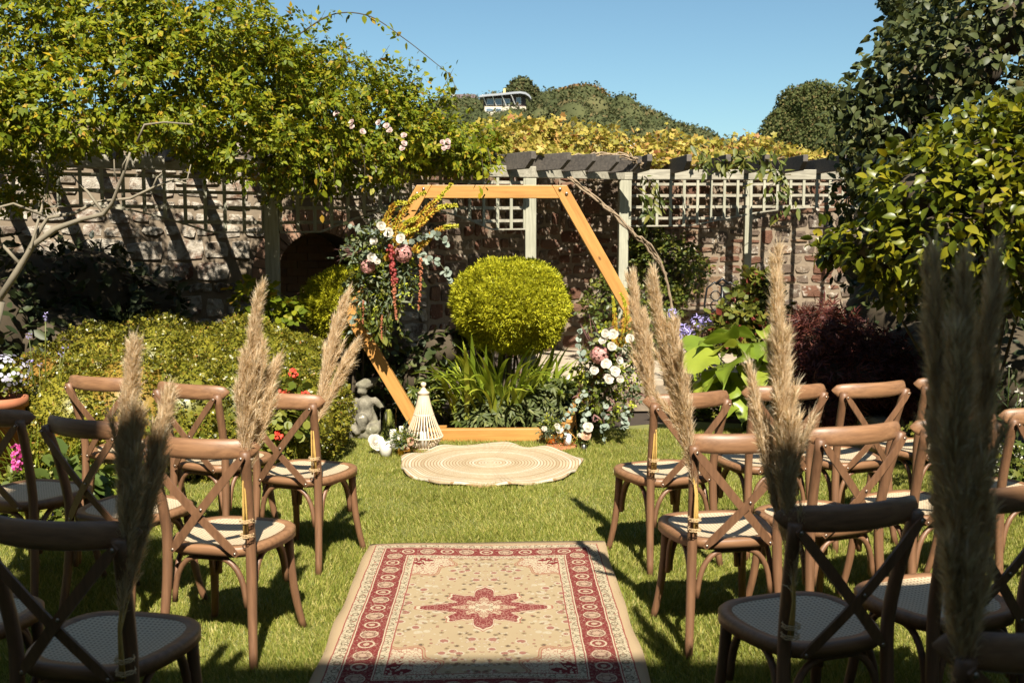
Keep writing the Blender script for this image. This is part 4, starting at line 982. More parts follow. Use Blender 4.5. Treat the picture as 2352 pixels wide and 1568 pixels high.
limb([at(318,330,6.0),at(330,285,6.0),at(380,282,6.0),at(440,285,6.0)], .012,.007)
limb([at(0,560,6.25),at(-20,480,6.2),at(30,470,6.3),at(110,500,6.35)], .018,.014)
limb([at(70,570,6.2),at(95,480,6.4),at(110,420,6.5),at(105,340,6.6)], .014,.01)

# ------------------------------------------------------------------ golden vine along the right of the pergola
M_VINE = leafmat("golden_vine_leaf", [(0,(0.217,0.209,0.031)),(.4,(0.372,0.310,0.054)),(.75,(0.527,0.403,0.093)),(.92,(0.465,0.264,0.078)),(1,(0.310,0.109,0.046))], .5, .35, .3)
VB = [blob_at(1150,330,10.2,.40,.22), blob_at(1220,325,10.8,.45,.24), blob_at(1300,335,11.0,.50,.22), blob_at(1390,340,11.2,.50,.20), blob_at(1480,345,11.4,.50,.18), blob_at(1570,345,11.6,.50,.17), blob_at(1660,350,11.7,.50,.16), blob_at(1740,355,11.8,.45,.14), blob_at(1830,362,11.9,.5,.12), blob_at(1250,300,11.2,.22,.16)] + [(at(x,400,Yv).x, Yv, 2.47, .55, .5, .07) for x, Yv in ((1180,9.9),(1250,10.3),(1330,10.9),(1400,11.4),(1450,10.9),(1520,11.3),(1600,10.9))]
vine = climber("golden_vine", "yellow autumn vine spreading on top of the pergola's right half", "vine", VB, T_lobed(), .075, 6800, M_VINE, 160, 43, 1, .25, .6, 5.0, .10, (at(1500,600,11.6).x, 11.6, TZ), .5, 1.3, 0)
for i in range(14):
    x = gb.uniform(1140,1780); y0 = float(np.interp(x,[1140,1250,1400,1780],[300,285,310,335]))
    spray(vine, [at(x,y0+40,11.2),at(x+gb.uniform(-8,8),y0+12,11.2),at(x+gb.uniform(-15,15),y0-gb.uniform(5,35),11.2)], .065, 12, M_VINE, 400+i, T_lobed(), .004, .08, 'tendril')
M_VSTEM = plain("peeling_vine_bark", (.26,.19,.12), .9, var=.4, scale=30)
def catm(path, k=5):
    pts = []
    for i in range(len(path)-1):
        p_, a_, b_, n_ = path[max(i-1,0)], path[i], path[i+1], path[min(i+2,len(path)-1)]
        for j in range(k):
            q = j/k; pts.append(.5*((2*a_)+(b_-p_)*q+(2*p_-5*a_+4*b_-n_)*q*q+(3*a_-p_-3*b_+n_)*q**3))
    return pts+[path[-1]]
for k in range(7):
    o = k*4; mb = MB(); pts = [at(1190+o,388-k,9.6),at(1250,372+o*.4,9.8),at(1330,356+o*.6,9.9),at(1410,352+o*.5,10.0),at(1450,360+o*.3,10.0),at(1478,378+o*.3,10.05)]
    mb.tube([p+Vector(gb.normal(size=3))*.012 for p in catm(pts)], .0085-.001*k, 7); part("woody_stem", mb, M_VSTEM, vine, True)
for k in range(4):
    o = k*3; mb = MB(); mb.tube([p+Vector(gb.normal(size=3))*.006 for p in catm([at(1305+o,408,9.7),at(1360+o,452,9.72),at(1405+o,490,9.75),at(1450+o,535,9.8),at(1480+o*1.5,560,9.85),at(1508+o,598,9.9),at(1530,640,9.95),at(1545,720,10.0),at(1550,790,10.0)])], .011-.001*k, 7); part("woody_stem", mb, M_VSTEM, vine, True)
for i in range(30):
    x = gb.uniform(1440,1780); p = at(x,375+gb.uniform(-6,6),10.6); q = at(x+gb.uniform(-60,60),372+gb.uniform(-12,14),10.7); mb = MB(); mb.tube(arc_path(p,(p+q)/2+Vector((0,0,gb.uniform(-.03,.09))),q,6), .004, 5); part("twig", mb, M_VSTEM, vine, True)
M_CLEM = leafmat("clematis_leaf", [(0,(.07,.095,.018)),(.6,(.13,.15,.03)),(1,(.22,.20,.04))], .45, .3, .3)
cl = thing("evergreen_clematis", "narrow leaved evergreen climber hanging down the trellis at right", "climber", (at(1800,600,10.3).x,10.3,TZ))
for i, (x, y0, y1) in enumerate(((1790,365,500),(1805,400,485),(1775,370,440),(1700,350,380),(1620,350,385),(1500,415,480),(1480,440,520),(1740,352,400),(1660,365,390))):
    spray(cl, [at(x-20,y0-10,10.1),at(x,y0+10,10.0),at(x+8,(y0+y1)/2,10.0),at(x+gb.uniform(-10,20),y1,10.0)], .12, 26, M_CLEM, 500+i, T_oval(.19), .005, .12, 'trailing_stem')

# ------------------------------------------------------------------ shrubs
def shrub(name, label, cat, blobs, T, leaf, n, mat, single=0, seed=0, spr=1, droop=.2, thick=.3, f=4.0, a=.1, base=None, k=.8, rand=.7, up=.6, out=.5, cmat=None, lo=.65, hi=1.25, stems=6, nr=.4):
    root = thing(name, label, cat, base or (blobs[0][0], blobs[0][1], -.03)); g_ = G(seed)
    P, Nn = shell(blobs, n, thick, seed, f, a); kk = P[:,2] > .0; P, Nn = P[kk], Nn[kk]
    D, N = orient(Nn, g_, out, rand, droop, up, nr); S = g_.uniform(lo,hi,len(P))*leaf
    if spr > 1: P, D, N, S = sprigs(P, D, N, S, g_, spr)
    foliage(root, T, P, D, N, S, mat, single)
    if k: core(root, blobs, cmat or M_TWIG, k)
    bs = Vector(root.location)
    for i in range(stems):
        b = blobs[g_.integers(len(blobs))]; e = Vector(b[:3])+Vector(g_.normal(size=3))*.2*min(b[3:6]); s0 = bs+Vector((g_.normal()*.06, g_.normal()*.06, 0))
        mb = MB(); mb.tube(arc_path(s0, (s0+e)/2+Vector((g_.normal()*.05,g_.normal()*.05,.1)), e, 6), [.016-.0018*q for q in range(7)], 6); part("stem", mb, M_TWIG, root, True)
    return root
# azalea hedge
M_AZ = leafmat("azalea_leaf", [(0,(0.088,0.102,0.013)),(.4,(0.177,0.175,0.018)),(.8,(0.293,0.259,0.027)),(.95,(0.353,0.289,0.037)),(1,(0.329,0.133,0.037))], .36, .3, .5)
HB = [blob_at(130,870,6.9,.36,.36,.4), blob_at(250,830,7.1,.42,.42,.45), blob_at(360,820,7.2,.45,.46,.5), blob_at(470,830,7.3,.45,.42,.5), blob_at(570,830,7.4,.45,.46,.5), blob_at(660,850,7.5,.42,.42,.45), blob_at(715,880,7.5,.30,.36,.4),
      blob_at(180,920,6.7,.42,.40,.4), blob_at(300,910,6.8,.48,.46,.45), blob_at(430,910,6.9,.48,.46,.45), blob_at(560,910,7.0,.48,.46,.45), blob_at(660,920,7.2,.40,.42,.4), blob_at(375,770,7.5,.32,.24,.4), blob_at(250,785,7.4,.28,.2,.35), blob_at(100,930,6.7,.28,.34,.35), blob_at(600,780,7.7,.4,.26,.4)]
HB = [(b[0], b[1], b[2]-.15, b[3], b[4], b[5]) for b in HB]
hedge = shrub("azalea_hedge", "low billowing olive green azalea hedge behind the left chairs", "hedge", HB, T_rhomb(.3), .023, 34000, M_AZ, 0, 51, 4, -.25, .12, 9.0, .05, (at(400,900,7.1).x,7.1,-.03), .88, .8, .5, .8, M_AZ, stems=3)
# golden conifer balls
M_BALL = leafmat("golden_conifer", [(0,(0.233,0.253,0.013)),(.5,(0.393,0.384,0.016)),(1,(0.552,0.506,0.027))], .55, .25, .2)
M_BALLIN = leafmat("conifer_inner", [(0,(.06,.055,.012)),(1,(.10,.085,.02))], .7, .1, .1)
def topiary(x, y, Y, rx, rz, label, seed, n):
    p = at(x, y, Y); bl = [(p.x, Y, p.z, rx, rx, rz), (p.x+rx*.05, Y+rx*.05, p.z-rz*.66, rx*.80, rx*.75, rz*.50)]
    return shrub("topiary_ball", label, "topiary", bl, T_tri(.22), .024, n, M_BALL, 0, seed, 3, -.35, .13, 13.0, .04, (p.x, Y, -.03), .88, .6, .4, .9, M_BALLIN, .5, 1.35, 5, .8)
topiary(1171,696,8.52,.50,.355,"large clipped golden conifer ball in the middle of the arch",52,48000)
topiary(800,698,8.35,.36,.28,"smaller golden conifer ball half hidden behind the hanging flowers",53,22000)
# camellia and lilac on the right
M_CAM = leafmat("camellia_leaf", [(0,(0.047,0.069,0.006)),(.4,(0.114,0.134,0.008)),(.8,(0.201,0.196,0.009)),(.95,(0.255,0.220,0.015)),(1,(0.335,0.261,0.015))], .36, .3, .35)
CB = [blob_at(2260,380,6.1,.42,.36), blob_at(2120,450,6.1,.42,.34), blob_at(2300,480,5.9,.46,.36), blob_at(2180,540,5.9,.44,.30), blob_at(2020,560,6.2,.34,.26), blob_at(2330,590,5.8,.42,.30), blob_at(1950,560,6.4,.22,.18), blob_at(1905,590,6.5,.14,.11), blob_at(2080,620,6.3,.36,.22), blob_at(2400,420,6.0,.5,.5), blob_at(2220,640,6.3,.42,.24), blob_at(2350,310,6.2,.25,.22)]
shrub("camellia_bush", "glossy yellow green camellia bush overhanging the right chairs", "shrub", CB, T_fine(.27,.09,.22,False,5), .081, 6500, M_CAM, 300, 54, 1, .25, .8, 5, .16, (at(2250,1000,6.9).x,6.9,-.03), .45, .6, .5, .6, stems=12)
M_LIL = leafmat("lilac_leaf", [(0,(0.042,0.055,0.017)),(.5,(0.072,0.086,0.026)),(.9,(0.111,0.117,0.036)),(1,(0.143,0.111,0.036))], .5, .2, .3)
LB = [blob_at(2230,160,7.6,.75,.6), blob_at(2100,220,7.6,.55,.5), blob_at(2330,60,7.5,.7,.7), blob_at(2050,330,7.7,.45,.45), blob_at(2180,330,7.5,.6,.5), blob_at(2330,260,7.3,.6,.55), blob_at(2010,420,7.8,.32,.35), blob_at(2200,60,7.9,.45,.35), blob_at(2060,470,7.9,.40,.3), blob_at(2430,200,7.5,.8,.8), blob_at(1995,190,7.6,.14,.16), blob_at(1985,250,7.7,.22,.2)]
lil = shrub("lilac_bush", "tall dull dark green lilac with heart shaped leaves at right", "shrub", LB, T_fine(.33,.07,.25,True,4), .071, 10300, M_LIL, 280, 55, 1, .45, .75, 4.5, .24, (at(2220,900,8.2).x,8.2,-.03), .3, .6, .4, .4, stems=16)
for i in range(22):
    x = gb.uniform(1960,2300); y0 = float(np.interp(x,[1960,2060,2150,2300],[240,130,60,10])); 
    spray(lil, [at(x+40,y0+90,7.6),at(x+10,y0+30,7.55),at(x-gb.uniform(0,25),y0-gb.uniform(0,25),7.5)], .085, 12, M_LIL, 600+i, T_heart(.36), .006, .1, 'twig')
# dark undergrowth filling the shade under them
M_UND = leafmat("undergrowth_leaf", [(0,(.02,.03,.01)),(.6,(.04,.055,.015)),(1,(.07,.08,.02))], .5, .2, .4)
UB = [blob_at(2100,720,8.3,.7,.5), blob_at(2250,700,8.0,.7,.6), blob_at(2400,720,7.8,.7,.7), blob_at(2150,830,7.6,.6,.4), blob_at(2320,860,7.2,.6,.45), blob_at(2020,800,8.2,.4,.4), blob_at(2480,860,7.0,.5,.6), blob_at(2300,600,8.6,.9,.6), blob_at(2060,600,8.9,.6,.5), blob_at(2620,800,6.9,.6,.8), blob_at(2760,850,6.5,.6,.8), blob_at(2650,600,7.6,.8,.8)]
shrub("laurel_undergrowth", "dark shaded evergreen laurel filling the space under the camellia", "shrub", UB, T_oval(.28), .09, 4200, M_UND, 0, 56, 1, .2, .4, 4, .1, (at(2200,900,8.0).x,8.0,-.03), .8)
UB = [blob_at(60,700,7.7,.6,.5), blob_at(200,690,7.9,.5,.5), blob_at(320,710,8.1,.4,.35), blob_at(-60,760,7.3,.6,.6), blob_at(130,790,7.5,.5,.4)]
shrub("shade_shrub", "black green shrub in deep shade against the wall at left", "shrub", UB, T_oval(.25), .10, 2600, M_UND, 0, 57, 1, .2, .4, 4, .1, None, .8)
# red laceleaf maple
M_MAP = leafmat("maple_leaf", [(0,(.055,.014,.012)),(.6,(.11,.028,.022)),(1,(.17,.055,.03))], .5, .3, .3)
MB_ = [blob_at(1905,790,7.6,.30,.26), blob_at(1940,870,7.4,.38,.24), blob_at(1990,850,7.6,.40,.34), blob_at(1870,740,7.8,.18,.14), blob_at(2070,880,7.5,.45,.32), blob_at(1900,930,7.3,.28,.14)]
shrub("laceleaf_maple", "dark red laceleaf maple drooping behind the stone trough", "maple", MB_, T_blade(.07), .075, 5200, M_MAP, 0, 58, 6, .7, .4, 6, .08, (at(1960,960,7.7).x,7.7,-.03), .7, .5, .4, .5)
# broad green patch shrubs near the wall
M_MID = leafmat("midgreen_leaf", [(0,(.05,.075,.012)),(.5,(.10,.125,.02)),(1,(.19,.18,.03))], .4, .3, .4)
shrub("wall_jasmine", "small leaved dark green climber on the wall right of the arch", "climber", [blob_at(1530,610,11.3,.45,.35,.3), blob_at(1500,690,11.2,.35,.3,.25), blob_at(1490,560,11.5,.25,.22,.2), blob_at(1470,760,11.0,.3,.35,.3), blob_at(1395,700,10.6,.2,.25,.2)], T_oval(.32), .05, 3200, M_MID, 0, 59, 3, .2, .4, 5, .1, (at(1500,800,11.2).x,11.2,TZ), .6)
M_REDTIP = leafmat("red_tipped_leaf", [(0,(.08,.10,.015)),(.6,(.15,.16,.025)),(.8,(.22,.19,.03)),(.9,(.20,.04,.03)),(1,(.26,.05,.04))], .4, .3, .4)
shrub("red_tipped_shrub", "loose green shrub with red young shoots before the trellis post", "shrub", [blob_at(1745,670,9.2,.18,.25), blob_at(1720,730,9.1,.25,.25), blob_at(1770,740,9.1,.2,.25), blob_at(1690,760,9.0,.2,.16)], T_oval(.34), .075, 800, M_REDTIP, 60, 60, 3, .1, .6, 5, .1, (at(1735,800,9.1).x,9.1,TZ*0-.03), 0)
shrub("rose_bush", "young rose bush with pale leaves beside the left pergola post", "rose bush", [blob_at(620,690,7.75,.2,.14), blob_at(670,715,7.75,.16,.14), blob_at(575,680,7.8,.12,.10), blob_at(605,655,7.8,.1,.08)], T_oval(.36), .06, 150, M_ROSE, 80, 61, 4, .1, .7, 5, .1, (at(630,760,7.75).x,7.75,-.03), 0)
shrub("hydrangea_bush", "dark leafy bush left of the strap leaved clump under the arch", "shrub", [blob_at(1010,800,8.7,.30,.24), blob_at(960,860,8.6,.30,.28), blob_at(1060,780,8.9,.22,.15), blob_at(900,880,8.6,.25,.25), blob_at(880,800,8.7,.3,.35)], T_oval(.36), .085, 900, leafmat("hydrangea_leaf", [(0,(.03,.045,.012)),(.6,(.06,.08,.02)),(1,(.11,.12,.03))], .45, .2, .4), 100, 62, 1, .4, .5, 5, .1, (at(980,960,8.6).x,8.6,-.03), .7)
# strap leaved agapanthus clump
M_STRAP = leafmat("strap_leaf", [(0,(0.149,0.207,0.020)),(.5,(0.255,0.321,0.030)),(1,(0.413,0.429,0.050))], .3, .3, .5)
def strap_mesh(bend, w, seed):
    V = []; n = 10
    for i in range(n+1):
        q = i/n; an = bend*q*q*1.15; y = 0; 
        ww = w*(1-.15*(1-q))*(1 if q < .72 else max(.03, 1-((q-.72)/.28)**1.6))
        yy = sum(math.sin(bend*(j/n)**1.5)*(1/n) for j in range(i)); zz = sum(math.cos(bend*(j/n)**1.5)*(1/n) for j in range(i))
        V += [(-ww,yy,zz+ww*.25),(0,yy,zz),(ww,yy,zz+ww*.25)]
    mb = MB(); mb.add(V, [(i*3+k, i*3+k+1, (i+1)*3+k+1, (i+1)*3+k) for i in range(n) for k in range(2)]); return mb.mesh("strap_leaf", M_STRAP, True)
STRAPS = [strap_mesh(b_, .024, i) for i, b_ in enumerate((.6,.9,1.2,1.5,1.8,2.1))]
def strap_clump(name, label, cx, cy, r, n, L0, L1, seed, sc=1.0):
    root = thing(name, label, "plant", (cx,cy,-.03)); g_ = G(seed)
    for i in range(n):
        a = g_.uniform(0,2*PI); rr_ = r*math.sqrt(g_.random()); o = bpy.data.objects.new("strap_leaf", STRAPS[g_.integers(6)]); COL.objects.link(o); o.parent = root
        o.location = (rr_*math.cos(a), rr_*math.sin(a)*.6, 0); L = g_.uniform(L0,L1); o.rotation_euler = (g_.normal()*.12, g_.normal()*.15, a-PI/2+g_.normal()*.5); o.scale = (L*sc, L, L)
    return root
strap_clump("agapanthus_clump", "clump of arching bright green strap leaves inside the arch", .12, 8.42, .40, 170, .62, .92, 63)
strap_clump("agapanthus_clump", "bright strap leaves spilling right behind the arch's lower beam", .60, 8.40, .15, 50, .45, .75, 64)
strap_clump("iris_clump", "fine upright strap leaves at the far left edge of the flower bed", at(80,1000,6.3).x, 6.3, .28, 90, .35, .6, 65, .45)
# palmate hellebores in front of it
M_HELL = leafmat("hellebore_leaf", [(0,(.055,.075,.022)),(.6,(.10,.12,.035)),(1,(.18,.19,.06))], .5, .2, .25)
def rosettes(root, centres, leaf, k, T, mat, seed, single=0, flat=.35):
    g_ = G(seed); P=[]; D=[]; N=[]; S=[]
    for c in centres:
        nrm = unit(np.array([g_.normal()*.4, -.5+g_.normal()*.4, .9])); X = unit(np.cross(nrm,[0,1,0.1])); Yv = np.cross(nrm, X); a0 = g_.random()*6
        for j in range(k):
            a = a0+j*2*PI/k*(.86); d = X*math.cos(a)+Yv*math.sin(a)-nrm*flat; P.append(c); D.append(d); N.append(nrm+g_.normal(size=3)*.1); S.append(leaf*g_.uniform(.7,1.15))
    foliage(root, T, np.array(P), np.array(D), np.array(N), np.array(S), mat, single)
hel = thing("hellebore_plant", "dark palmate leaved hellebore in front of the strap leaves", "plant", (.25,8.3,-.03))
hc, hn = shell([(.25,8.28,.20,.45,.20,.20),(.55,8.30,.22,.30,.20,.24),(.0,8.28,.16,.25,.2,.2)], 420, .35, 66, 5, .06); hc = hc[hc[:,2] > .05]
rosettes(hel, hc, .085, 8, T_oval(.13,.03,.2), M_HELL, 67, 150); core(hel, [(.25,8.32,.15,.42,.18,.16),(.55,8.34,.16,.26,.16,.18)], M_UND, .8)
eu = thing("euphorbia_plant", "pale green palmate plant between the arch board and the lantern", "plant", (at(985,900,8.35).x,8.4,-.03))
hc, hn = shell([(at(975,900,8.4).x,8.4,.32,.20,.18,.16),(at(1110,960,8.25).x,8.25,.10,.25,.1,.10)], 110, .5, 68, 5, .04); rosettes(eu, hc, .075, 8, T_oval(.14,.03,.2), M_MID, 69, 40)
# low ground cover along the beds
M_COV = leafmat("ground_cover_leaf", [(0,(.09,.12,.015)),(.5,(.17,.19,.025)),(1,(.28,.27,.05))], .45, .3, .3)
def cover(name, label, strip, n, leaf, seed, h=.10, mat=None):
    g_ = G(seed); pts = np.array(strip); i = g_.integers(0, len(pts)-1, n); q = g_.random(n)[:,None]; P2 = pts[i]*(1-q)+pts[i+1]*q
    P = np.concatenate([P2[:,:2]+g_.normal(0,.07,(n,2)), (.01+h*g_.random(n)**1.3)[:,None]], 1)
    o = thing(name, label, "ground cover", (pts[0][0], pts[0][1], 0)); o["kind"] = "stuff"
    D = unit(g_.normal(size=(n,3))*[1,1,.3]+[0,-.3,.2]); N = unit(g_.normal(size=(n,3))*.4+[0,-.3,1]); foliage(o, T_round(.48), P, D, N, g_.uniform(.6,1.3,n)*leaf, mat or M_COV, 0); return o
cover("ground_cover", "light green ground cover behind the arch's bottom board", [tuple(gz(x,y)) for x,y in ((1020,972),(1100,975),(1200,975),(1320,978),(1400,972))], 1500, .035, 70, .10)
cover("ground_cover", "leafy edging plants where the left bed meets the lawn", [tuple(gz(x,y)) for x,y in ((-40,1190),(100,1165),(230,1140),(420,1085),(600,1040),(740,1000),(790,990))], 3600, .045, 71, .20)
cover("ground_cover", "leafy edging plants where the right bed meets the lawn", [tuple(gz(x,y)) for x,y in ((1560,955),(1680,958),(1770,965),(1880,990),(2020,1030),(2150,1070),(2300,1140),(2450,1200))], 3400, .05, 72, .18)
cover("ground_cover", "low leaves around the stone statue's back", [tuple(gz(x,y)) for x,y in ((760,985),(800,975),(880,970),(960,968))], 900, .035, 73, .22)
# big leaved arum
M_ARUM = leafmat("arum_leaf", [(0,(0.163,0.237,0.025)),(.5,(0.263,0.338,0.037)),(1,(0.413,0.425,0.062))], .32, .35, .5, .4)
def arum_mesh(seed):
    g_ = G(seed); V = []; n, m_ = 12, 8
    for i in range(n+1):
        q = i/n; w = .34*math.sin(min(1,(q*1.06+.02))**.72*PI)**.8+.004
        for j in range(m_+1):
            u = (j/m_-.5)*2; x = u*w; y = q; z = .25*q-.55*q*q+.16*w*abs(u)*2*(.6+.6*math.sin(q*9+seed+u))-.10*u*u*w
            V.append((x,y,z+.025*math.sin(q*14+u*3+seed)*abs(u)))
    mb = MB(); mb.add(V, [(i*(m_+1)+j, i*(m_+1)+j+1, (i+1)*(m_+1)+j+1, (i+1)*(m_+1)+j) for i in range(n) for j in range(m_)]); return mb.mesh("leaf", M_ARUM, True)
ARUMS = [arum_mesh(i) for i in range(4)]
ar = thing("arum_plant", "plant with huge bright green wavy leaves behind the right chairs", "plant", (at(1730,930,8.2).x,8.2,-.03))
for i, (x, y, dirx, diry, L, tilt) in enumerate(((1700,800,-1,-.25,.50,.1),(1720,815,-.8,-.6,.46,-.1),(1690,830,-1,-.5,.42,-.2),(1740,790,-.3,-1,.42,.2),(1760,800,.3,-1,.44,.1),(1770,810,1,-.3,.50,.25),(1760,800,1,-.1,.52,.45),(1730,830,-.2,-1,.40,-.2),(1700,860,-.6,-.8,.34,-.35),(1750,860,.4,-1,.36,-.3),(1680,870,-.9,-.5,.30,-.4),(1720,900,-.4,-1,.30,-.4),(1790,850,.8,-.7,.36,-.1),(1740,780,-.6,.3,.40,.4),(1760,780,.5,.5,.40,.5),(1700,905,-.7,-.7,.26,-.5),(1650,820,-1,-.3,.40,0),(1660,850,-1,-.6,.38,-.2),(1640,800,-.8,.2,.36,.3),(1800,800,1,-.5,.44,.2),(1820,830,1,-.4,.42,0),(1690,780,-.7,-.4,.40,.3),(1780,880,.6,-.8,.32,-.3),(1650,890,-.8,-.7,.28,-.3),(1815,815,1,-.6,.5,.1),(1800,845,1,-.8,.46,-.1))):
    p = at(x,y,8.2+gb.uniform(-.12,.1)); o = bpy.data.objects.new("leaf", ARUMS[i % 4]); COL.objects.link(o); o.parent = ar; o.location = p-Vector(ar.location)
    a = math.atan2(diry,dirx)-PI/2; o.rotation_euler = (tilt-.12, gb.normal()*.35, a); o.scale = (L*1.12,)*3
    mb = MB(); mb.tube(arc_path(Vector(ar.location)+Vector((gb.normal()*.05,gb.normal()*.05,0)), (Vector(ar.location)+p)/2+Vector((0,0,.08)), p, 6), .008, 6); part("leaf_stalk", mb, M_MID, ar, True)

# ------------------------------------------------------------------ flower arrangements on the arch
M_ERE = leafmat("foxtail_lily", [(0,(0.357,0.150,0.024)),(.5,(0.468,0.270,0.036)),(1,(0.527,0.390,0.060))], .5, .3, .3, 0)
M_EREG = leafmat("foxtail_tip", [(0,(.40,.36,.03)),(1,(.55,.52,.05))], .5, .3, .3, 0)
M_AMA = petalmat("amaranth_red", (.27,.035,.025), (.19,.02,.02), .15); M_AMO = petalmat("amaranth_coral", (.40,.15,.065), (.33,.10,.045), .15)
M_HYD = petalmat("dusty_pink", (.60,.34,.30), (.46,.20,.18)); M_EUC = leafmat("eucalyptus_leaf", [(0,(0.162,0.202,0.156)),(1,(0.285,0.326,0.265))], .6, .15, .3, 0); M_LIME = leafmat("lime_filler", [(0,(.22,.28,.02)),(1,(.42,.42,.04))], .5, .3, .3, 0)
M_GREY = leafmat("greygreen_filler", [(0,(.07,.095,.055)),(.6,(.12,.15,.08)),(1,(.20,.20,.12))], .5, .2, .3, 0); M_SMOKE = plain("bronze_grass", (.16,.075,.065), .8)
def catmull(path, k=5):
    path = [Vector(p) for p in path]; pts = []
    for i in range(len(path)-1):
        p_, a_, b_, n_ = path[max(i-1,0)], path[i], path[i+1], path[min(i+2,len(path)-1)]
        for j in range(k):
            q = j/k; pts.append(.5*((2*a_)+(b_-p_)*q+(2*p_-5*a_+4*b_-n_)*q*q+(3*a_-p_-3*b_+n_)*q**3))
    return pts+[path[-1]]
def along(path, n, g_):
    A = np.array([tuple(p) for p in path]); q = np.sort(g_.random(n))*(len(A)-1.001); i = q.astype(int); f = (q-i)[:,None]
    return A[i]*(1-f)+A[i+1]*f, unit(A[i+1]-A[i]), q/(len(A)-1)
def spike(root, path, r, seed):                          # foxtail lily: dense florets round a bent stem
    g_ = G(seed); pts = catmull(path); P, d, q = along(pts, 420, g_); ph = g_.uniform(0,2*PI,420); X = unit(np.cross(d,[0,1,.2])); Yv = np.cross(d,X)
    rad = X*np.cos(ph)[:,None]+Yv*np.sin(ph)[:,None]; D = unit(rad+d*.35); S = r*(1.05-.62*q)*g_.uniform(.7,1.25,420)
    mb = MB(); mb.tube(pts, [r*.32*(1-.7*i/len(pts)) for i in range(len(pts))], 6); st = part("foxtail_spike", mb, M_EREG, root, True)
    for sel, mt in ((q < .62, M_ERE), (q >= .62, M_EREG)):
        V, F = leaf_verts(T_oval(.26), P[sel], D[sel], np.cross(D[sel], d[sel]), S[sel]); link("florets", npmesh("florets", V-np.array(origin_of(st)), F, mt), st)
def tassel(root, path, r0, r1, mat, seed):               # hanging amaranth
    g_ = G(seed); pts = catmull(path); mb = MB(); P, d, q = along(pts, int(70+r0*2500), g_)
    for p, qq in zip(P, q):
        r = r0+(r1-r0)*qq; mb.ball(p+g_.normal(size=3)*r*.45, r*g_.uniform(.45,.75), 6, 4)
    part("amaranth_tassel", mb, mat, root, True)
def hydrangea(root, p, r, seed):
    g_ = G(seed); n = 170; d = unit(g_.normal(size=(n,3))); P = np.array(p)+d*r*g_.uniform(.82,1.03,n)[:,None]; D = unit(np.cross(d,g_.normal(size=(n,3)))); V, F = leaf_verts(T_round(.5), P-D*r*.16, D, d, np.full(n,r*.34))
    link("hydrangea_head", npmesh("hydrangea_head", V-np.array(origin_of(root)), F, M_HYD), root)
def euc(root, path, leaf, n, seed, name='eucalyptus_sprig'):
    g_ = G(seed); pts = catmull(path); mb = MB(); mb.tube(pts, .002, 5); st = part(name, mb, M_GREY, root, True)
    P, d, q = along(pts, n, g_); D = unit(d*.5+g_.normal(size=(n,3))*.7); N = unit(g_.normal(size=(n,3))*.5+[0,-.8,.5]); V, F = leaf_verts(T_round(.47), P, D, N, leaf*.85*g_.uniform(.7,1.15,n)); link("leaves", npmesh("leaves", V-np.array(origin_of(st)), F, M_EUC), st)
def filler(root, blobs, spec, seed):
    for j, (T, leaf, n, mat, spr) in enumerate(spec):
        g_ = G(seed+j); P, Nn = shell(blobs, n, .75, seed+j, 8, .03); D, N = orient(Nn, g_, .7, .6, .35, .4, .5); S = g_.uniform(.6,1.25,n)*leaf
        if spr > 1: P, D, N, S = sprigs(P, D, N, S, g_, spr, 3.0)
        foliage(root, T, P, D, N, S, mat, 0, 'filler_foliage')
def strands(root, starts, L, seed, mat, leaf=.035, n=16, T=None):
    g_ = G(seed)
    for i, p in enumerate(starts):
        q = Vector(p)+Vector((g_.normal()*.03, -.02, -L*g_.uniform(.6,1.1))); spray(root, [Vector(p), (Vector(p)+q)/2+Vector((g_.normal()*.02,-.03,0)), q], leaf, n, mat, seed*50+i, T or T_oval(.22), .002, .03, 'hanging_sprig')
FY = 7.84
fl = thing("flower_arrangement", "tall spray of white roses, yellow foxtail lilies and greenery on the arch's left side", "flowers", tuple(at(880,600,FY)))
filler(fl, [blob_at(868,560,FY,.16,.16,.10), blob_at(845,620,FY,.16,.20,.10), blob_at(905,610,FY,.18,.18,.10), blob_at(860,690,FY,.14,.18,.09), blob_at(915,660,FY,.13,.16,.09), blob_at(825,575,FY,.12,.12,.08), blob_at(900,530,FY,.12,.14,.08)],
  [(T_oval(.24),.040,260,M_GREY,4), (T_oval(.3),.030,240,M_LIME,3), (T_oval(.3),.048,220,M_MID,3), (T_blade(.1),.07,180,M_GREY,3)], 801)
strands(fl, [at(x,y,FY-.06) for x,y in ((835,690),(850,700),(862,715),(875,700),(890,690),(842,660),(905,690),(880,720),(822,670),(925,680),(868,690),(897,715))], .30, 81, M_MID, .045, 22)
strands(fl, [at(x,y,FY-.06) for x,y in ((868,740),(882,735),(875,745))], .14, 82, M_CLEM, .10, 6)
for i, pth in enumerate((((905,565),(960,500),(1008,455),(1038,421)), ((925,560),(972,508),(1010,477),(1050,472)), ((950,580),(985,545),(1022,522),(1052,519)), ((893,545),(922,492),(948,457),(978,442)), ((880,535),(893,492),(910,468),(936,466)), ((900,590),(915,540),(930,515),(955,500)), ((890,600),(905,560),(925,535),(960,525)))):
    spike(fl, [at(x,y,FY-.05-.01*i) for x,y in pth], .037, 820+i)
for i, (x, y, s_) in enumerate(((875,521,.058),(894,536,.056),(860,556,.058),(852,593,.062),(921,549,.052),(866,602,.045))):
    put("rose_head", ROSE_ME[i % 3], fl, at(x,y,FY-.20), s_*.82, (gb.normal()*.3-.1,-1,.35), gb.random()*6)
hydrangea(fl, at(925,582,FY-.13), .075, 83); hydrangea(fl, at(845,612,FY-.13), .058, 84)
tassel(fl, [at(x,y,FY-.18) for x,y in ((897,565),(901,610),(905,650))], .022, .02, M_AMA, 85); tassel(fl, [at(x,y,FY-.18) for x,y in ((903,640),(906,690),(911,735))], .016, .007, M_AMO, 86)
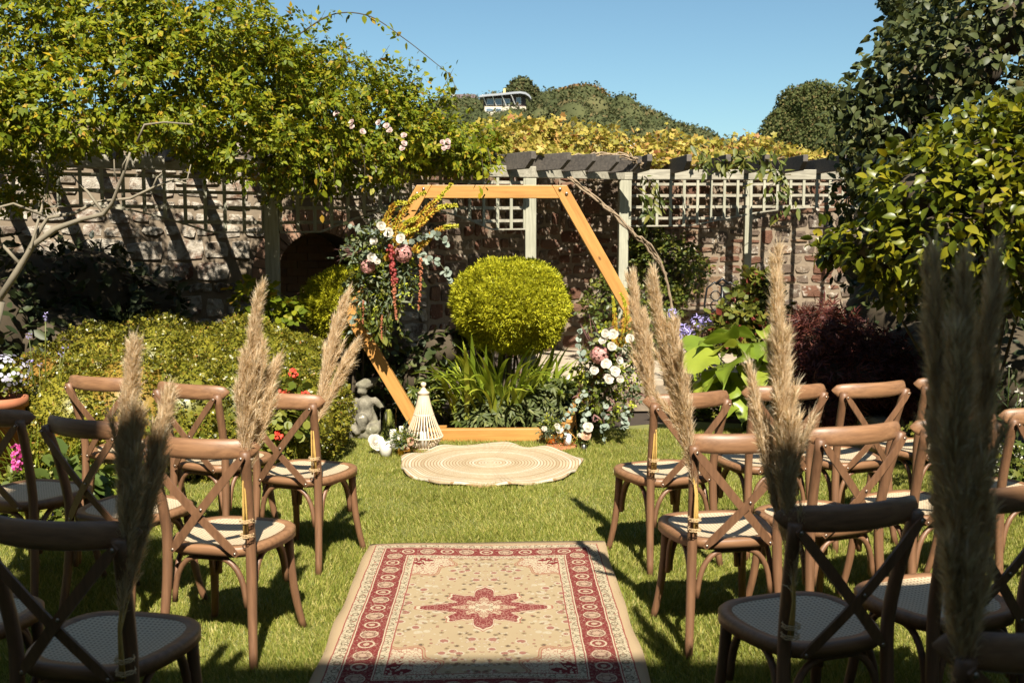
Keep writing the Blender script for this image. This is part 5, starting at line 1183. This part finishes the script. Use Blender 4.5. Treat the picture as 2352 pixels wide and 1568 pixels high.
tassel(fl, [at(x,y,FY-.12) for x,y in ((966,595),(966,650),(961,712))], .014, .008, M_AMO, 87); tassel(fl, [at(x,y,FY-.12) for x,y in ((877,725),(876,785))], .008, .007, M_AMO, 88); tassel(fl, [at(x,y,FY-.12) for x,y in ((834,690),(833,745))], .007, .006, M_AMO, 89)
euc(fl, [at(x,y,FY-.1) for x,y in ((925,560),(965,545),(1000,540),(1030,565))], .055, 26, 90); euc(fl, [at(x,y,FY-.08) for x,y in ((930,575),(975,590),(1010,605),(1030,640))], .055, 26, 91); euc(fl, [at(x,y,FY-.08) for x,y in ((870,540),(835,528),(810,522),(788,515))], .050, 16, 92); euc(fl, [at(x,y,FY-.1) for x,y in ((835,690),(812,730),(806,760))], .05, 10, 93)
for i in range(16):
    a, L = gb.uniform(2.4,3.6), gb.uniform(30,70); mb = MB(); mb.tube([at(830,575,FY-.05), at(830+math.cos(a)*L, 575-math.sin(a)*L*.8+10, FY-.05)], [.003,.001], 5); part("grass_spray", mb, M_SMOKE, fl, True)
fr = thing("flower_arrangement", "low cascade of white roses, pink hydrangea and greenery at the arch's right foot", "flowers", tuple(at(1390,900,FY)))
filler(fr, [blob_at(1390,800,FY,.16,.16,.11), blob_at(1375,850,FY,.15,.18,.11), blob_at(1420,850,FY,.15,.20,.11), blob_at(1400,910,FY,.18,.15,.11), blob_at(1360,910,FY,.11,.12,.10), blob_at(1435,780,FY,.10,.18,.09), blob_at(1435,900,FY,.1,.14,.09)],
  [(T_oval(.24),.040,260,M_GREY,4), (T_oval(.3),.032,260,M_LIME,3), (T_oval(.3),.048,240,M_MID,3), (T_blade(.1),.07,160,M_SMOKE,2)], 841)
strands(fr, [at(x,y,FY-.06) for x,y in ((1375,900),(1390,910),(1405,900),(1420,910),(1355,900),(1435,905),(1398,880))], .24, 94, M_MID, .045, 20); strands(fr, [at(x,y,FY-.08) for x,y in ((1345,900),(1360,905),(1385,915))], .12, 95, M_COV, .09, 5)
for i, (x, y, s_) in enumerate(((1390,767,.055),(1408,769,.058),(1385,783,.056),(1404,797,.058),(1391,836,.058),(1421,829,.055),(1364,852,.055),(1412,853,.058),(1424,872,.055),(1397,871,.064),(1447,778,.05))):
    put("rose_head", ROSE_ME[i % 3], fr, at(x,y,FY-.22), s_*.82, (gb.normal()*.3-.1,-1,.4), gb.random()*6)
hydrangea(fr, at(1377,815,FY-.17), .075, 96)
for i, pth in enumerate((((1412,790),(1412,750),(1411,715),(1407,680)), ((1432,790),(1436,740),(1436,700),(1425,672)), ((1425,800),(1432,765),(1440,735),(1450,720)))):
    spike(fr, [at(x,y,FY-.08) for x,y in pth], .028, 850+i)
for i, pth in enumerate((((1345,900),(1318,930),(1302,960),(1296,985)), ((1340,830),(1330,790),(1333,760)), ((1385,930),(1388,970),(1386,1008)), ((1440,930),(1435,955),(1432,975)), ((1350,920),(1345,960),(1342,1000)))):
    euc(fr, [at(x,y,FY-.14) for x,y in pth], .052, 20, 97+i)
for i in range(14):
    x0 = gb.uniform(1350,1440); mb = MB(); mb.tube([at(x0,790,FY-.03), at(x0-gb.uniform(5,30),gb.uniform(715,755),FY-.03)], [.003,.001], 5); part("grass_spray", mb, M_SMOKE, fr, True)

# ------------------------------------------------------------------ things at the foot of the arch
def lathe_thing(name, label, cat, prof, mat, p, n=28, group=None, pname='body'):
    o = part(name, MB().lathe(prof, n, p), mat, None, True); me = o.data
    off = Vector(p); 
    for v in me.vertices: v.co -= off
    o.location = off; tag(o, label, cat, group); return o
def glass_cyl(p, r, h, label):
    return lathe_thing("glass_vase", label, "vase", [(r*.3,.004),(r,.004),(r,h),(r-.004,h),(r-.004,.014),(r*.3,.014)], M_GLASS, p, 32, "clear glass cylinder vases")
def candle(p, r, h, label):
    root = thing("candle", label, "candle", p, 0, "white pillar candles"); part("wax", MB().lathe([(r*.2,.002),(r,.002),(r,h-.004),(r*.93,h),(r*.75,h-.006),(r*.1,h-.008)], 24, p), M_WHITE, root, True)
    g = MB(); g.tube([Vector(p)+Vector((0,0,h-.012)), Vector(p)+Vector((.002,0,h+.008))], .0015, 5); part("wick", g, M_IRON, root); return root
def posy(p, r, h, label, heads, seed, metal=M_GOLD, cat="flower bowl"):
    root = thing("flower_bowl", label, cat, p); pr = [(r*.45,.003),(r*.8,r*.18),(r,r*.8),(r*.92,r*1.35),(r*.66,r*1.75),(r*.60,r*1.72),(r*.86,r*1.3),(r*.9,r*.8)]; part("bowl", MB().lathe(pr, 28, p, True), metal, root, True)
    c = Vector(p)+Vector((0,0,r*1.75)); filler(root, [(c.x,c.y,c.z+h*.5,r*1.0,r*.9,h*.42)], [(T_oval(.25),.030,110,M_MID,3),(T_blade(.1),.045,90,M_GREY,3),(T_oval(.3),.02,60,M_LIME,3)], seed)
    for i, (dx, dz, s_, me) in enumerate(heads): put("flower_head", me, root, c+Vector((dx,-r*.9,dz)), s_, (gb.normal()*.3,-1,.5), gb.random()*6)
    return root
def bud_vase(p, label, heads, seed, mat=M_GLASS, s_=1.0):
    root = thing("bud_vase", label, "vase", p); part("bottle", MB().lathe([(.012*s_,.002),(.026*s_,.004),(.030*s_,.022),(.016*s_,.05),(.011*s_,.065),(.014*s_,.072),(.010*s_,.07),(.008*s_,.06)], 20, p, True), mat, root, True)
    g_ = G(seed)
    for i, (dx, dz, sz, me) in enumerate(heads):
        q = Vector(p)+Vector((dx,-.01,.072+dz)); g = MB(); g.tube([Vector(p)+Vector((0,0,.03)), q], .002, 5); part("flower_stem", g, M_MID, root); put("flower_head", me, root, q, sz, (g_.normal()*.25,-.9,.6), g_.random()*6)
    n = 14; c = np.array(p)+[0,0,.09]; V, F = leaf_verts(T_oval(.28), c+g_.normal(0,.012,(n,3)), unit(g_.normal(size=(n,3))+[0,-.2,.3]), unit(g_.normal(size=(n,3))+[0,0,1]), g_.uniform(.02,.04,n)); link("leaves", npmesh("leaves", V-np.array(p), F, M_MID), root); return root
PEACH_ME = petal_head(5, 24, .8).mesh("peach_rose", M_PEACH, True); WB = ROSE_ME
p = gz(893,1022); glass_cyl(p, .063, .30, "glass cylinder vase beside the stone statue")
candle(gz(886,1049), .047, .115, "short wide white pillar candle left of the lantern"); candle(gz(898,1036)+Vector((.012,.05,0)), .026, .16, "tall slim white pillar candle behind the short one"); candle(gz(922,1018), .018, .14, "thin white candle between the gold bowl and glass vase")
bud_vase(gz(865,1044), "small bottle with one large white open rose on the lawn", [(-.01,.02,.075,WB[1])], 3, M_WHITE, .9)
posy(gz(927,1048), .052, .10, "copper gold bowl of mixed flowers next to the lantern", [(.06,.03,.045,PEACH_ME),(-.02,.06,.03,WB[2]),(.03,-.005,.03,PEACH_ME)], 860)
posy(gz(1266,1026)+Vector((0,0,.03)), .052, .11, "shiny gold ball bowl of white flowers right of the arch board", [(-.06,.03,.034,WB[2]),(.06,.02,.042,WB[0]),(.04,.05,.03,WB[1])], 865)
lp = gz(974,1034); lan = thing("bamboo_lantern", "white teardrop bamboo slat lantern standing before the arch", "lantern", lp)
prof = [(.088,.025),(.120,.065),(.150,.112),(.132,.155),(.104,.215),(.078,.285),(.060,.35),(.046,.41),(.040,.445)]
def prof_at(q):
    k = q*(len(prof)-1); i = min(int(k), len(prof)-2); f = k-i; return prof[i][0]*(1-f)+prof[i+1][0]*f, prof[i][1]*(1-f)+prof[i+1][1]*f
for k in range(30):
    a = 2*PI*k/30; ca, sa = math.cos(a), math.sin(a); mb = MB(); V = []
    for i in range(17):
        r, z = prof_at(i/16); w = .0048 if i else .005
        for dr, s_ in ((0,-1),(0,1),(-.004,1),(-.004,-1)): V.append((lp.x+(r+dr)*ca-s_*w*sa, lp.y+(r+dr)*sa+s_*w*ca, lp.z+z))
    part("slat", mb.add(V, [(i*4+j, i*4+(j+1)%4, (i+1)*4+(j+1)%4, (i+1)*4+j) for i in range(16) for j in range(4)]), M_CANE_WHITE, lan)
def hoop_ring(r, z, w, mat=M_CANE_WHITE, nm='ring'): part(nm, MB().lathe([(r-.004,z-w),(r+.004,z-w),(r+.004,z+w),(r-.004,z+w),(r-.004,z-w)], 40, lp, True), mat, lan, True)
hoop_ring(.147,.112,.006); hoop_ring(.075,.285,.006); hoop_ring(.088,.028,.007); hoop_ring(.040,.445,.007)
part("finial", MB().lathe([(.046,.448),(.046,.456),(.026,.470),(.016,.487),(.009,.497),(.018,.505),(.022,.518),(.018,.531),(.003,.537)], 24, lp), M_CANE_WHITE, lan, True)
part("base", MB().lathe([(.02,.014),(.090,.014),(.090,.024),(.02,.024)], 30, lp), M_CANE_WHITE, lan)
candle(lp+Vector((0,0,.026)), .034, .12, "white pillar candle inside the bamboo lantern")
lathe_thing("terracotta_saucer", "round terracotta saucer under the bamboo lantern", "saucer", [(.02,0),(.115,0),(.13,.012),(.118,.013),(.02,.0135)], M_TERRA, lp, 36)
sp_ = gz(1289,1030); lathe_thing("terracotta_saucer", "round terracotta saucer carrying the gold bowl and votive glass", "saucer", [(.02,.001),(.115,.001),(.125,.026),(.112,.028),(.02,.028)], M_TERRA, sp_, 36)
M_FROST = plain("frosted_glass", (.62,.68,.66), .35, 0, .5); vp = gz(1304,1030)+Vector((0,-.02,.03)); vp = Vector((gz(1304,1030).x, gz(1304,1030).y, .030))
lathe_thing("votive_glass", "frosted votive glass inside the wire terrarium", "votive", [(.02,.001),(.027,.002),(.031,.085),(.027,.085),(.023,.02),(.005,.018)], M_FROST, vp, 24)
def terrarium(p, w, h, label, seed):
    root = thing("geometric_terrarium", label, "terrarium", p); g_ = G(seed); k = 5; c = Vector(p)
    lo = [c+Vector((w*.45*math.cos(2*PI*i/k), w*.45*math.sin(2*PI*i/k), .002)) for i in range(k)]; md = [c+Vector((w*math.cos(2*PI*(i+.5)/k), w*math.sin(2*PI*(i+.5)/k), h*.5)) for i in range(k)]; tp = [c+Vector((w*.4*math.cos(2*PI*i/k), w*.4*math.sin(2*PI*i/k), h)) for i in range(k)]
    E = [(lo[i],lo[(i+1)%k]) for i in range(k)]+[(tp[i],tp[(i+1)%k]) for i in range(k)]+[(lo[i],md[i]) for i in range(k)]+[(lo[(i+1)%k],md[i]) for i in range(k)]+[(tp[i],md[i]) for i in range(k)]+[(tp[(i+1)%k],md[i]) for i in range(k)]
    for a, b_ in E: g = MB(); g.tube([a,b_], .0022, 5); part("wire", g, M_GOLD, root)
    for i in range(k):
        for tri in ((lo[i],lo[(i+1)%k],md[i]),(tp[i],md[i],tp[(i+1)%k])):
            nrm = (tri[1]-tri[0]).cross(tri[2]-tri[0]).normalized()*.0015; g = MB(); g.add(list(tri)+[q+nrm for q in tri], [(2,1,0),(3,4,5),(0,1,4,3),(1,2,5,4),(2,0,3,5)]); part("pane", g, M_GLASS, root)
terrarium(Vector((vp.x-.005, vp.y, .0295)), .085, .115, "gold wire geometric terrarium on the terracotta saucer", 1)
glass_cyl(gz(1340,1022), .062, .345, "tall glass cylinder vase right of the gold bowl")
bud_vase(gz(1341,1036), "small silver bottle with cream and peach roses", [(.02,.045,.055,PEACH_ME),(.03,.11,.055,WB[0]),(-.04,.05,.03,WB[2])], 5, plain("silver", (.6,.6,.58), .25, 1.0), 1.0)
# stone statue
M_STATUE, t, b = newmat("weathered_statue"); c = t.coord(); n = t.noise(c, 18, 8, .65)
col = t.ramp(n, [(.3,(.085,.078,.055)),(.55,(.19,.17,.125)),(.75,(.28,.255,.20))]); col = t.mix(t.ramp(t.noise(c,11,4), [(.66,(0,0,0)),(.72,(1,1,1))]), col, (.60,.58,.50)); col = t.mix(t.ramp(t.noise(c,5,3), [(.5,(0,0,0)),(.75,(.6,.6,.6))]), col, (.17,.17,.08))
t.put(b,'Base Color',col); b.inputs['Roughness'].default_value = .95; t.put(b,'Normal',t.bump(t.noise(c,60,8,.7),.8,.01))
so = gz(840,1004); k_ = 1.0
mb = MB()
def cap(a, b_, r0, r1):
    a, b_ = Vector(a), Vector(b_)
    for i in range(9):
        q = i/8; mb.ball(a*(1-q)+b_*q, r0+(r1-r0)*q, 12, 8)
mb.ball((0,.03,.05), .14, 14, 10, (1.0,.7,.6)); mb.ball((.08,.01,.06), .08, 12, 8, (.9,.8,.9)); mb.ball((-.09,.01,.07), .075, 12, 8, (.8,.9,1.1)); mb.ball((.0,-.04,.03), .10, 12, 8, (1.1,.6,.5))
mb.ball((.005,.03,.14), .085, 14, 10, (1.1,.7,.9)); cap((.01,.03,.16),(-.005,.02,.26), .070,.066); mb.ball((.0,.02,.285), .066, 12, 8, (1.35,.72,.55)); cap((-.005,.015,.31),(-.015,.0,.345),.030,.028)
mb.ball((-.02,-.008,.375), .045, 14, 10, (.9,1.0,1.0)); mb.ball((-.048,-.04,.365), .016, 8, 6); mb.ball((-.012,.004,.405), .052, 12, 8, (1.15,1.0,.55)); mb.ball((-.01,.0,.41), .06, 12, 8, (1.1,1.0,.5)); cap((.0,.0,.418),(.065,-.01,.438),.045,.032); cap((.06,-.01,.44),(.118,-.015,.478),.03,.006)
cap((.080,.015,.285),(.140,.0,.225),.030,.024); cap((.140,.0,.225),(.135,-.02,.14),.024,.022); cap((.135,-.02,.14),(.085,-.06,.095),.022,.024)
cap((-.08,.015,.28),(-.115,-.01,.20),.032,.028); cap((-.115,-.01,.20),(-.11,-.05,.10),.028,.03); cap((-.11,-.05,.10),(-.06,-.09,.06),.03,.03)
cap((-.02,0,.15),(-.025,-.09,.155),.05,.045); cap((-.025,-.09,.155),(-.03,-.095,.10),.046,.036); mb.ball((.06,-.07,.07),.06,10,7,(1.1,.8,.9)); mb.ball((.13,.0,.05),.05,8,6,(.9,.9,1)); mb.ball((-.13,-.02,.05),.05,8,6,(.9,.9,1.2))
st = link("statue", mb.mesh("statue", M_STATUE, True), None, so); st.scale = (1.04,1.04,1.06); st.rotation_euler = (0,0,.1)
rm = st.modifiers.new("remesh", 'REMESH'); rm.mode = 'VOXEL'; rm.voxel_size = .008; rm.use_smooth_shade = True
sm = st.modifiers.new("smooth", 'SMOOTH'); sm.factor = .5; sm.iterations = 3
dg = bpy.context.evaluated_depsgraph_get(); me = bpy.data.meshes.new_from_object(st.evaluated_get(dg)); me.materials.clear(); me.materials.append(M_STATUE); st.modifiers.clear(); st.data = me
co = np.empty(len(me.vertices)*3); me.vertices.foreach_get("co", co); co = co.reshape(-1,3); co += unit(co-[0,0,.2])*(lump(co,90,.005)+lump(co,37,.006,2))[:,None]; me.vertices.foreach_set("co", co.ravel()); me.update()
tag(st, "weathered grey stone statue of a crouching figure in a pointed cap", "statue")
# stone trough with glass things on it
M_TROUGH, t, b = newmat("lichened_trough"); c = t.coord(); col = t.ramp(t.noise(c,9,8,.7), [(.3,(.17,.14,.10)),(.6,(.36,.30,.22)),(.8,(.46,.41,.32))]); col = t.mix(t.ramp(t.voro(c,7),[(.22,(1,1,1)),(.33,(0,0,0))]), col, (.58,.58,.55)); t.put(b,'Base Color',col); b.inputs['Roughness'].default_value = .95; t.put(b,'Normal',t.bump(t.noise(c,45,8,.7),.9,.015))
tz = .33; tA, tB = gz(1770,928,tz), gz(2028,964,tz); tc = (tA+tB)/2; dd = (tB-tA); ang = math.atan2(dd.y,dd.x)
mb = MB(); L2, D2 = dd.length/2+.04, .20; V = []; ns = 14
for z, e in ((0,0),(tz*.55,.008),(tz-.02,0),(tz,-.02)):
    for i in range(ns*4):
        s_, q = i//ns, (i % ns)/ns; x, y = ((-L2+2*L2*q,-D2),(L2,-D2+2*D2*q),(L2-2*L2*q,D2),(-L2,D2-2*D2*q))[s_]; j = .006*math.sin(i*2.3+z*40)
        V.append((x*(1+e/L2)+j, y*(1+e/D2)+j*.7, z+(.004*math.sin(i*1.7) if z == tz else 0)))
n = ns*4; F = [(r*n+i, r*n+(i+1)%n, (r+1)*n+(i+1)%n, (r+1)*n+i) for r in range(3) for i in range(n)] + [tuple(3*n+i for i in range(n))]
tro = link("stone_trough", mb.add(V,F).mesh("stone_trough", M_TROUGH), None, (tc.x-math.sin(ang)*-D2*-1, tc.y+math.cos(ang)*D2, 0)); tro.location = (tc.x-math.sin(ang)*D2, tc.y+math.cos(ang)*D2, 0); tro.rotation_euler = (0,0,ang); tag(tro, "long lichen spotted stone block among the right front chairs", "stone block")
g1 = gz(1918,948,tz); glass_cyl(Vector((g1.x,g1.y,tz+.003)), .064, .36, "tall glass cylinder vase on the stone block"); g2 = gz(1978,952,tz); terrarium(Vector((g2.x+.02,g2.y,tz+.003)), .095, .20, "gold framed glass terrarium on the stone block", 2); candle(Vector((g2.x-.0,g2.y,tz+.006)), .027, .13, "white candle inside the terrarium on the stone block")
pp = gz(2022,1062); pot = thing("perforated_pot", "cream pottery lantern pot with round holes beside the stone block", "pot", pp); M_CREAM = plain("cream_pottery", (.62,.52,.36), .7, var=.12, scale=20)
part("body", MB().lathe([(.06,.002),(.095,.03),(.115,.12),(.112,.20),(.095,.26),(.10,.285),(.088,.285),(.083,.26),(.10,.2),(.10,.12)], 30, pp, True), M_CREAM, pot, True)
for j in range(3):
    for i in range(13):
        a = 2*PI*(i+.5*j)/13; z = .07+.06*j; r = (.108,.116,.115)[j]; mb = MB(); mb.ball(pp+Vector((r*math.cos(a),r*math.sin(a),z)), .012, 8, 5, (1,1,1.1)); part("dark_hole_ball", mb, M_IRON, pot)  # solid black balls, their colour stands for the shade inside open holes
# black iron chair on the terrace
ic = at(1668,760,10.1); ic.z = TZ+.004; ir = thing("iron_chair", "black ornate cast iron garden chair by the stone wall", "chair", ic)
def iron(name, pts, r=.011): part(name, MB().tube([ic+Vector(p) for p in pts], r, 7), M_IRON, ir, True)
part("seat", MB().lathe([(.02,.43),(.20,.43),(.205,.445),(.20,.455),(.02,.455)], 24, ic), M_IRON, ir, True)
for sx in (-1,1):
    iron("leg", [(sx*.15,.13,.43),(sx*.19,.17,.2),(sx*.21,.2,0)]); iron("leg", [(sx*.15,-.13,.43),(sx*.18,-.17,.2),(sx*.2,-.2,0)]); iron("back_post", [(sx*.17,.17,.43),(sx*.185,.2,.65),(sx*.16,.21,.82),(sx*.08,.215,.88),(0,.215,.84)])
    for j in range(3): c0 = Vector((sx*.07,.205,.54+.1*j)); iron("scroll", [c0+Vector((.05*math.cos(a),0,.05*math.sin(a))) for a in np.linspace(0,2*PI,12)], .007)
iron("splat", [(0,.2,.45),(0,.21,.84)], .018); iron("crest", [(-.07,.215,.86),(0,.215,.915),(.07,.215,.86)], .016)

# ------------------------------------------------------------------ flowers in the beds
def flat_bloom(c, n, size, seed, spread=1.0, T=None, mat=None):
    g_ = G(seed); d = unit(g_.normal(size=(n,3))); P = np.array(c)+d*size*spread; D = unit(np.cross(d,g_.normal(size=(n,3)))+d*.4); return leaf_verts(T or T_round(.5), P, D, d, np.full(n,size*.9))
def flowering(name, label, cat, base, blooms, mat, leafblobs=None, lmat=None, leaf=.06, nl=160, seed=0, T=None, bn=26, size=.02, LT=None, spread=1.0):
    root = thing(name, label, cat, base); b0 = Vector(base)
    for i, c in enumerate(blooms):
        c = Vector(c); mb = MB(); mb.tube(arc_path(b0+Vector((gb.normal()*.03,gb.normal()*.03,0)), (b0+c)/2+Vector((0,0,.05)), c, 5), .003, 5); part("flower_stalk", mb, M_MID, root, True)
        V, F = flat_bloom(c, bn, size, seed*40+i, spread, T); link("flower_head", npmesh("flower_head", V-np.array(b0), F, mat), root)
    if leafblobs:
        g_ = G(seed); P, Nn = shell(leafblobs, nl, .6, seed, 6, .04); D, N = orient(Nn, g_, .4, .7, .1, .6, .4); foliage(root, LT or T_round(.5), P, D, N, g_.uniform(.6,1.2,nl)*leaf, lmat or M_COV, min(40, nl//4))
    return root
Yg = 6.75
flowering("geranium_plant", "red flowering geranium in front of the hedge behind the left chairs", "geranium", (at(665,1030,Yg).x,Yg,-.02), [at(674,857,Yg),at(650,902,Yg-.1),at(700,908,Yg-.05),at(641,1000,Yg-.15),at(660,905,Yg)], M_REDP, [blob_at(650,900,Yg,.13,.12), blob_at(670,960,Yg,.16,.16), blob_at(640,1000,Yg,.15,.1)], M_COV, .065, 320, 901, size=.024, bn=30)
Yp = 6.35; pb = at(8,960,Yp); pot = thing("terracotta_pot", "terracotta pot of white and lilac flowers at the left picture edge", "flower pot", (pb.x,Yp,-.02)); c0 = Vector((pb.x,Yp,at(8,915,Yp).z)); h_ = c0.z
part("pot", MB().lathe([(.08,0),(.13,h_-.03),(.15,h_-.03),(.15,h_+.03),(.13,h_+.03),(.12,h_-.02),(.02,h_-.02)], 28, (pb.x,Yp,-.02)), M_TERRA, pot, True)
P_, N_ = shell([(pb.x,Yp,h_+.13,.17,.15,.13)], 260, .5, 903, 6, .04); g_ = G(9); D_, Nn = orient(N_, g_); foliage(pot, T_oval(.35), P_, D_, Nn, g_.uniform(.03,.06,260), M_COV, 0); P_, N_ = shell([(pb.x,Yp-.02,h_+.16,.18,.16,.14)], 170, .1, 904, 6, .04); V, F = leaf_verts(T_round(.5), P_, unit(np.cross(N_,g_.normal(size=(170,3)))), N_, g_.uniform(.02,.032,170)); link("blossoms", npmesh("blossoms", V-np.array(pot.location), F, petalmat("pale_lilac",(.75,.74,.78),(.55,.52,.75))), pot)["kind"] = "stuff"
flowering("snapdragon_plant", "magenta snapdragon spike between the left chairs' posts", "flower", tuple(gz(40,1180)), [at(38,1030,5.9),at(37,1045,5.9),at(39,1060,5.9),at(37,1074,5.9)], M_MAG, [blob_at(45,1120,5.9,.10,.12)], M_MID, .06, 120, 905, size=.022, LT=T_oval(.2))
flowering("pansy_plant", "yellow pansies at the edge of the left bed", "flower", tuple(gz(75,1225)), [at(78,1157,5.45),at(62,1198,5.4),at(68,1205,5.4),at(150,1150,5.6)], M_YELP, [blob_at(75,1200,5.45,.14,.07)], M_COV, .05, 160, 906, size=.022, bn=12)
flowering("lobelia_plant", "violet blue lobelia under the second row left chair", "flower", tuple(gz(115,1195)), [at(112+gb.uniform(-8,8),1175+gb.uniform(-14,14),5.55) for _ in range(9)], petalmat("violet_petal",(.10,.06,.42),(.18,.10,.55)), [blob_at(120,1180,5.55,.10,.07)], M_MID, .03, 120, 907, size=.010, bn=10)
flowering("broadleaf_plant", "dark broad leaved perennial seen through the left chair back", "plant", tuple(gz(170,1160)), [], M_MAG, [blob_at(165,1120,6.0,.17,.16), blob_at(205,1110,6.1,.12,.12)], leafmat("broad_leaf", [(0,(.05,.085,.018)),(1,(.12,.16,.035))], .35, .25, .5), .13, 90, 908, LT=T_oval(.36))
flowering("lady_mantle_plant", "lime green palmate plant under the left front row chairs", "plant", tuple(gz(250,1155)), [], M_MAG, [blob_at(255,1115,6.15,.14,.10), blob_at(430,1010,6.6,.3,.10), blob_at(560,1000,6.8,.2,.10)], leafmat("lime_leaf", [(0,(.16,.21,.02)),(1,(.30,.34,.05))], .45, .35, .3), .075, 260, 909, LT=T_lobed())
flowering("tulbaghia_plant", "lilac flowers on thin stalks above the hedge's left end", "flower", (at(95,930,6.5).x,6.5,-.02), [at(105,723,6.5),at(104,729,6.5),at(66,771,6.5),at(150,795,6.5),at(140,812,6.5),at(70,832,6.5),at(90,838,6.5),at(30,890,6.4)], M_BLUEP, None, seed=910, size=.016, bn=12, T=T_blade(.18))
flowering("agapanthus_plant", "lilac agapanthus heads on tall stalks near the iron chair", "flower", (at(1605,860,9.2).x,9.2,-.02), [at(1600,735,9.2),at(1612,745,9.2),at(1560,780,9.1),at(1585,760,9.1),at(1622,735,9.2),at(1570,755,9.15),at(1545,720,9.2),at(1575,790,9.0),at(1555,760,9.1)], M_BLUEP, [blob_at(1600,830,9.2,.25,.18)], M_STRAP, .22, 90, 911, size=.040, bn=34, T=T_blade(.16), LT=T_blade(.07))
flowering("nicotiana_plant", "white star flowers in the dark at the right picture edge", "flower", (at(2320,1000,6.2).x,6.2,-.02), [at(2318,842,6.2),at(2345,925,6.1),at(2340,900,6.1)], M_PETAL, [blob_at(2310,930,6.3,.12,.2)], M_UND, .09, 120, 912, size=.03, bn=7, T=T_oval(.22), LT=T_blade(.08), spread=.1)
flowering("feverfew_plant", "small white daisy like flowers behind the right edge chairs", "flower", tuple(gz(2320,1150)), [at(2300+gb.uniform(-25,50),1040+gb.uniform(-30,40),5.75) for _ in range(26)], M_PETAL, [blob_at(2300,1060,5.85,.18,.15), blob_at(2340,1090,5.7,.15,.15), blob_at(2120,1010,6.3,.2,.1)], M_MID, .05, 380, 913, size=.010, bn=8, LT=T_lobed())
flowering("fuchsia_plant", "pale pink and rust flowers glimpsed under the camellia", "flower", (at(2110,850,8.6).x,8.0,-.02), [at(2075+gb.uniform(-18,60),770+gb.uniform(-25,25),7.9) for _ in range(22)], petalmat("rust_petal",(.55,.22,.10),(.75,.55,.45)), None, seed=914, size=.022, bn=9)
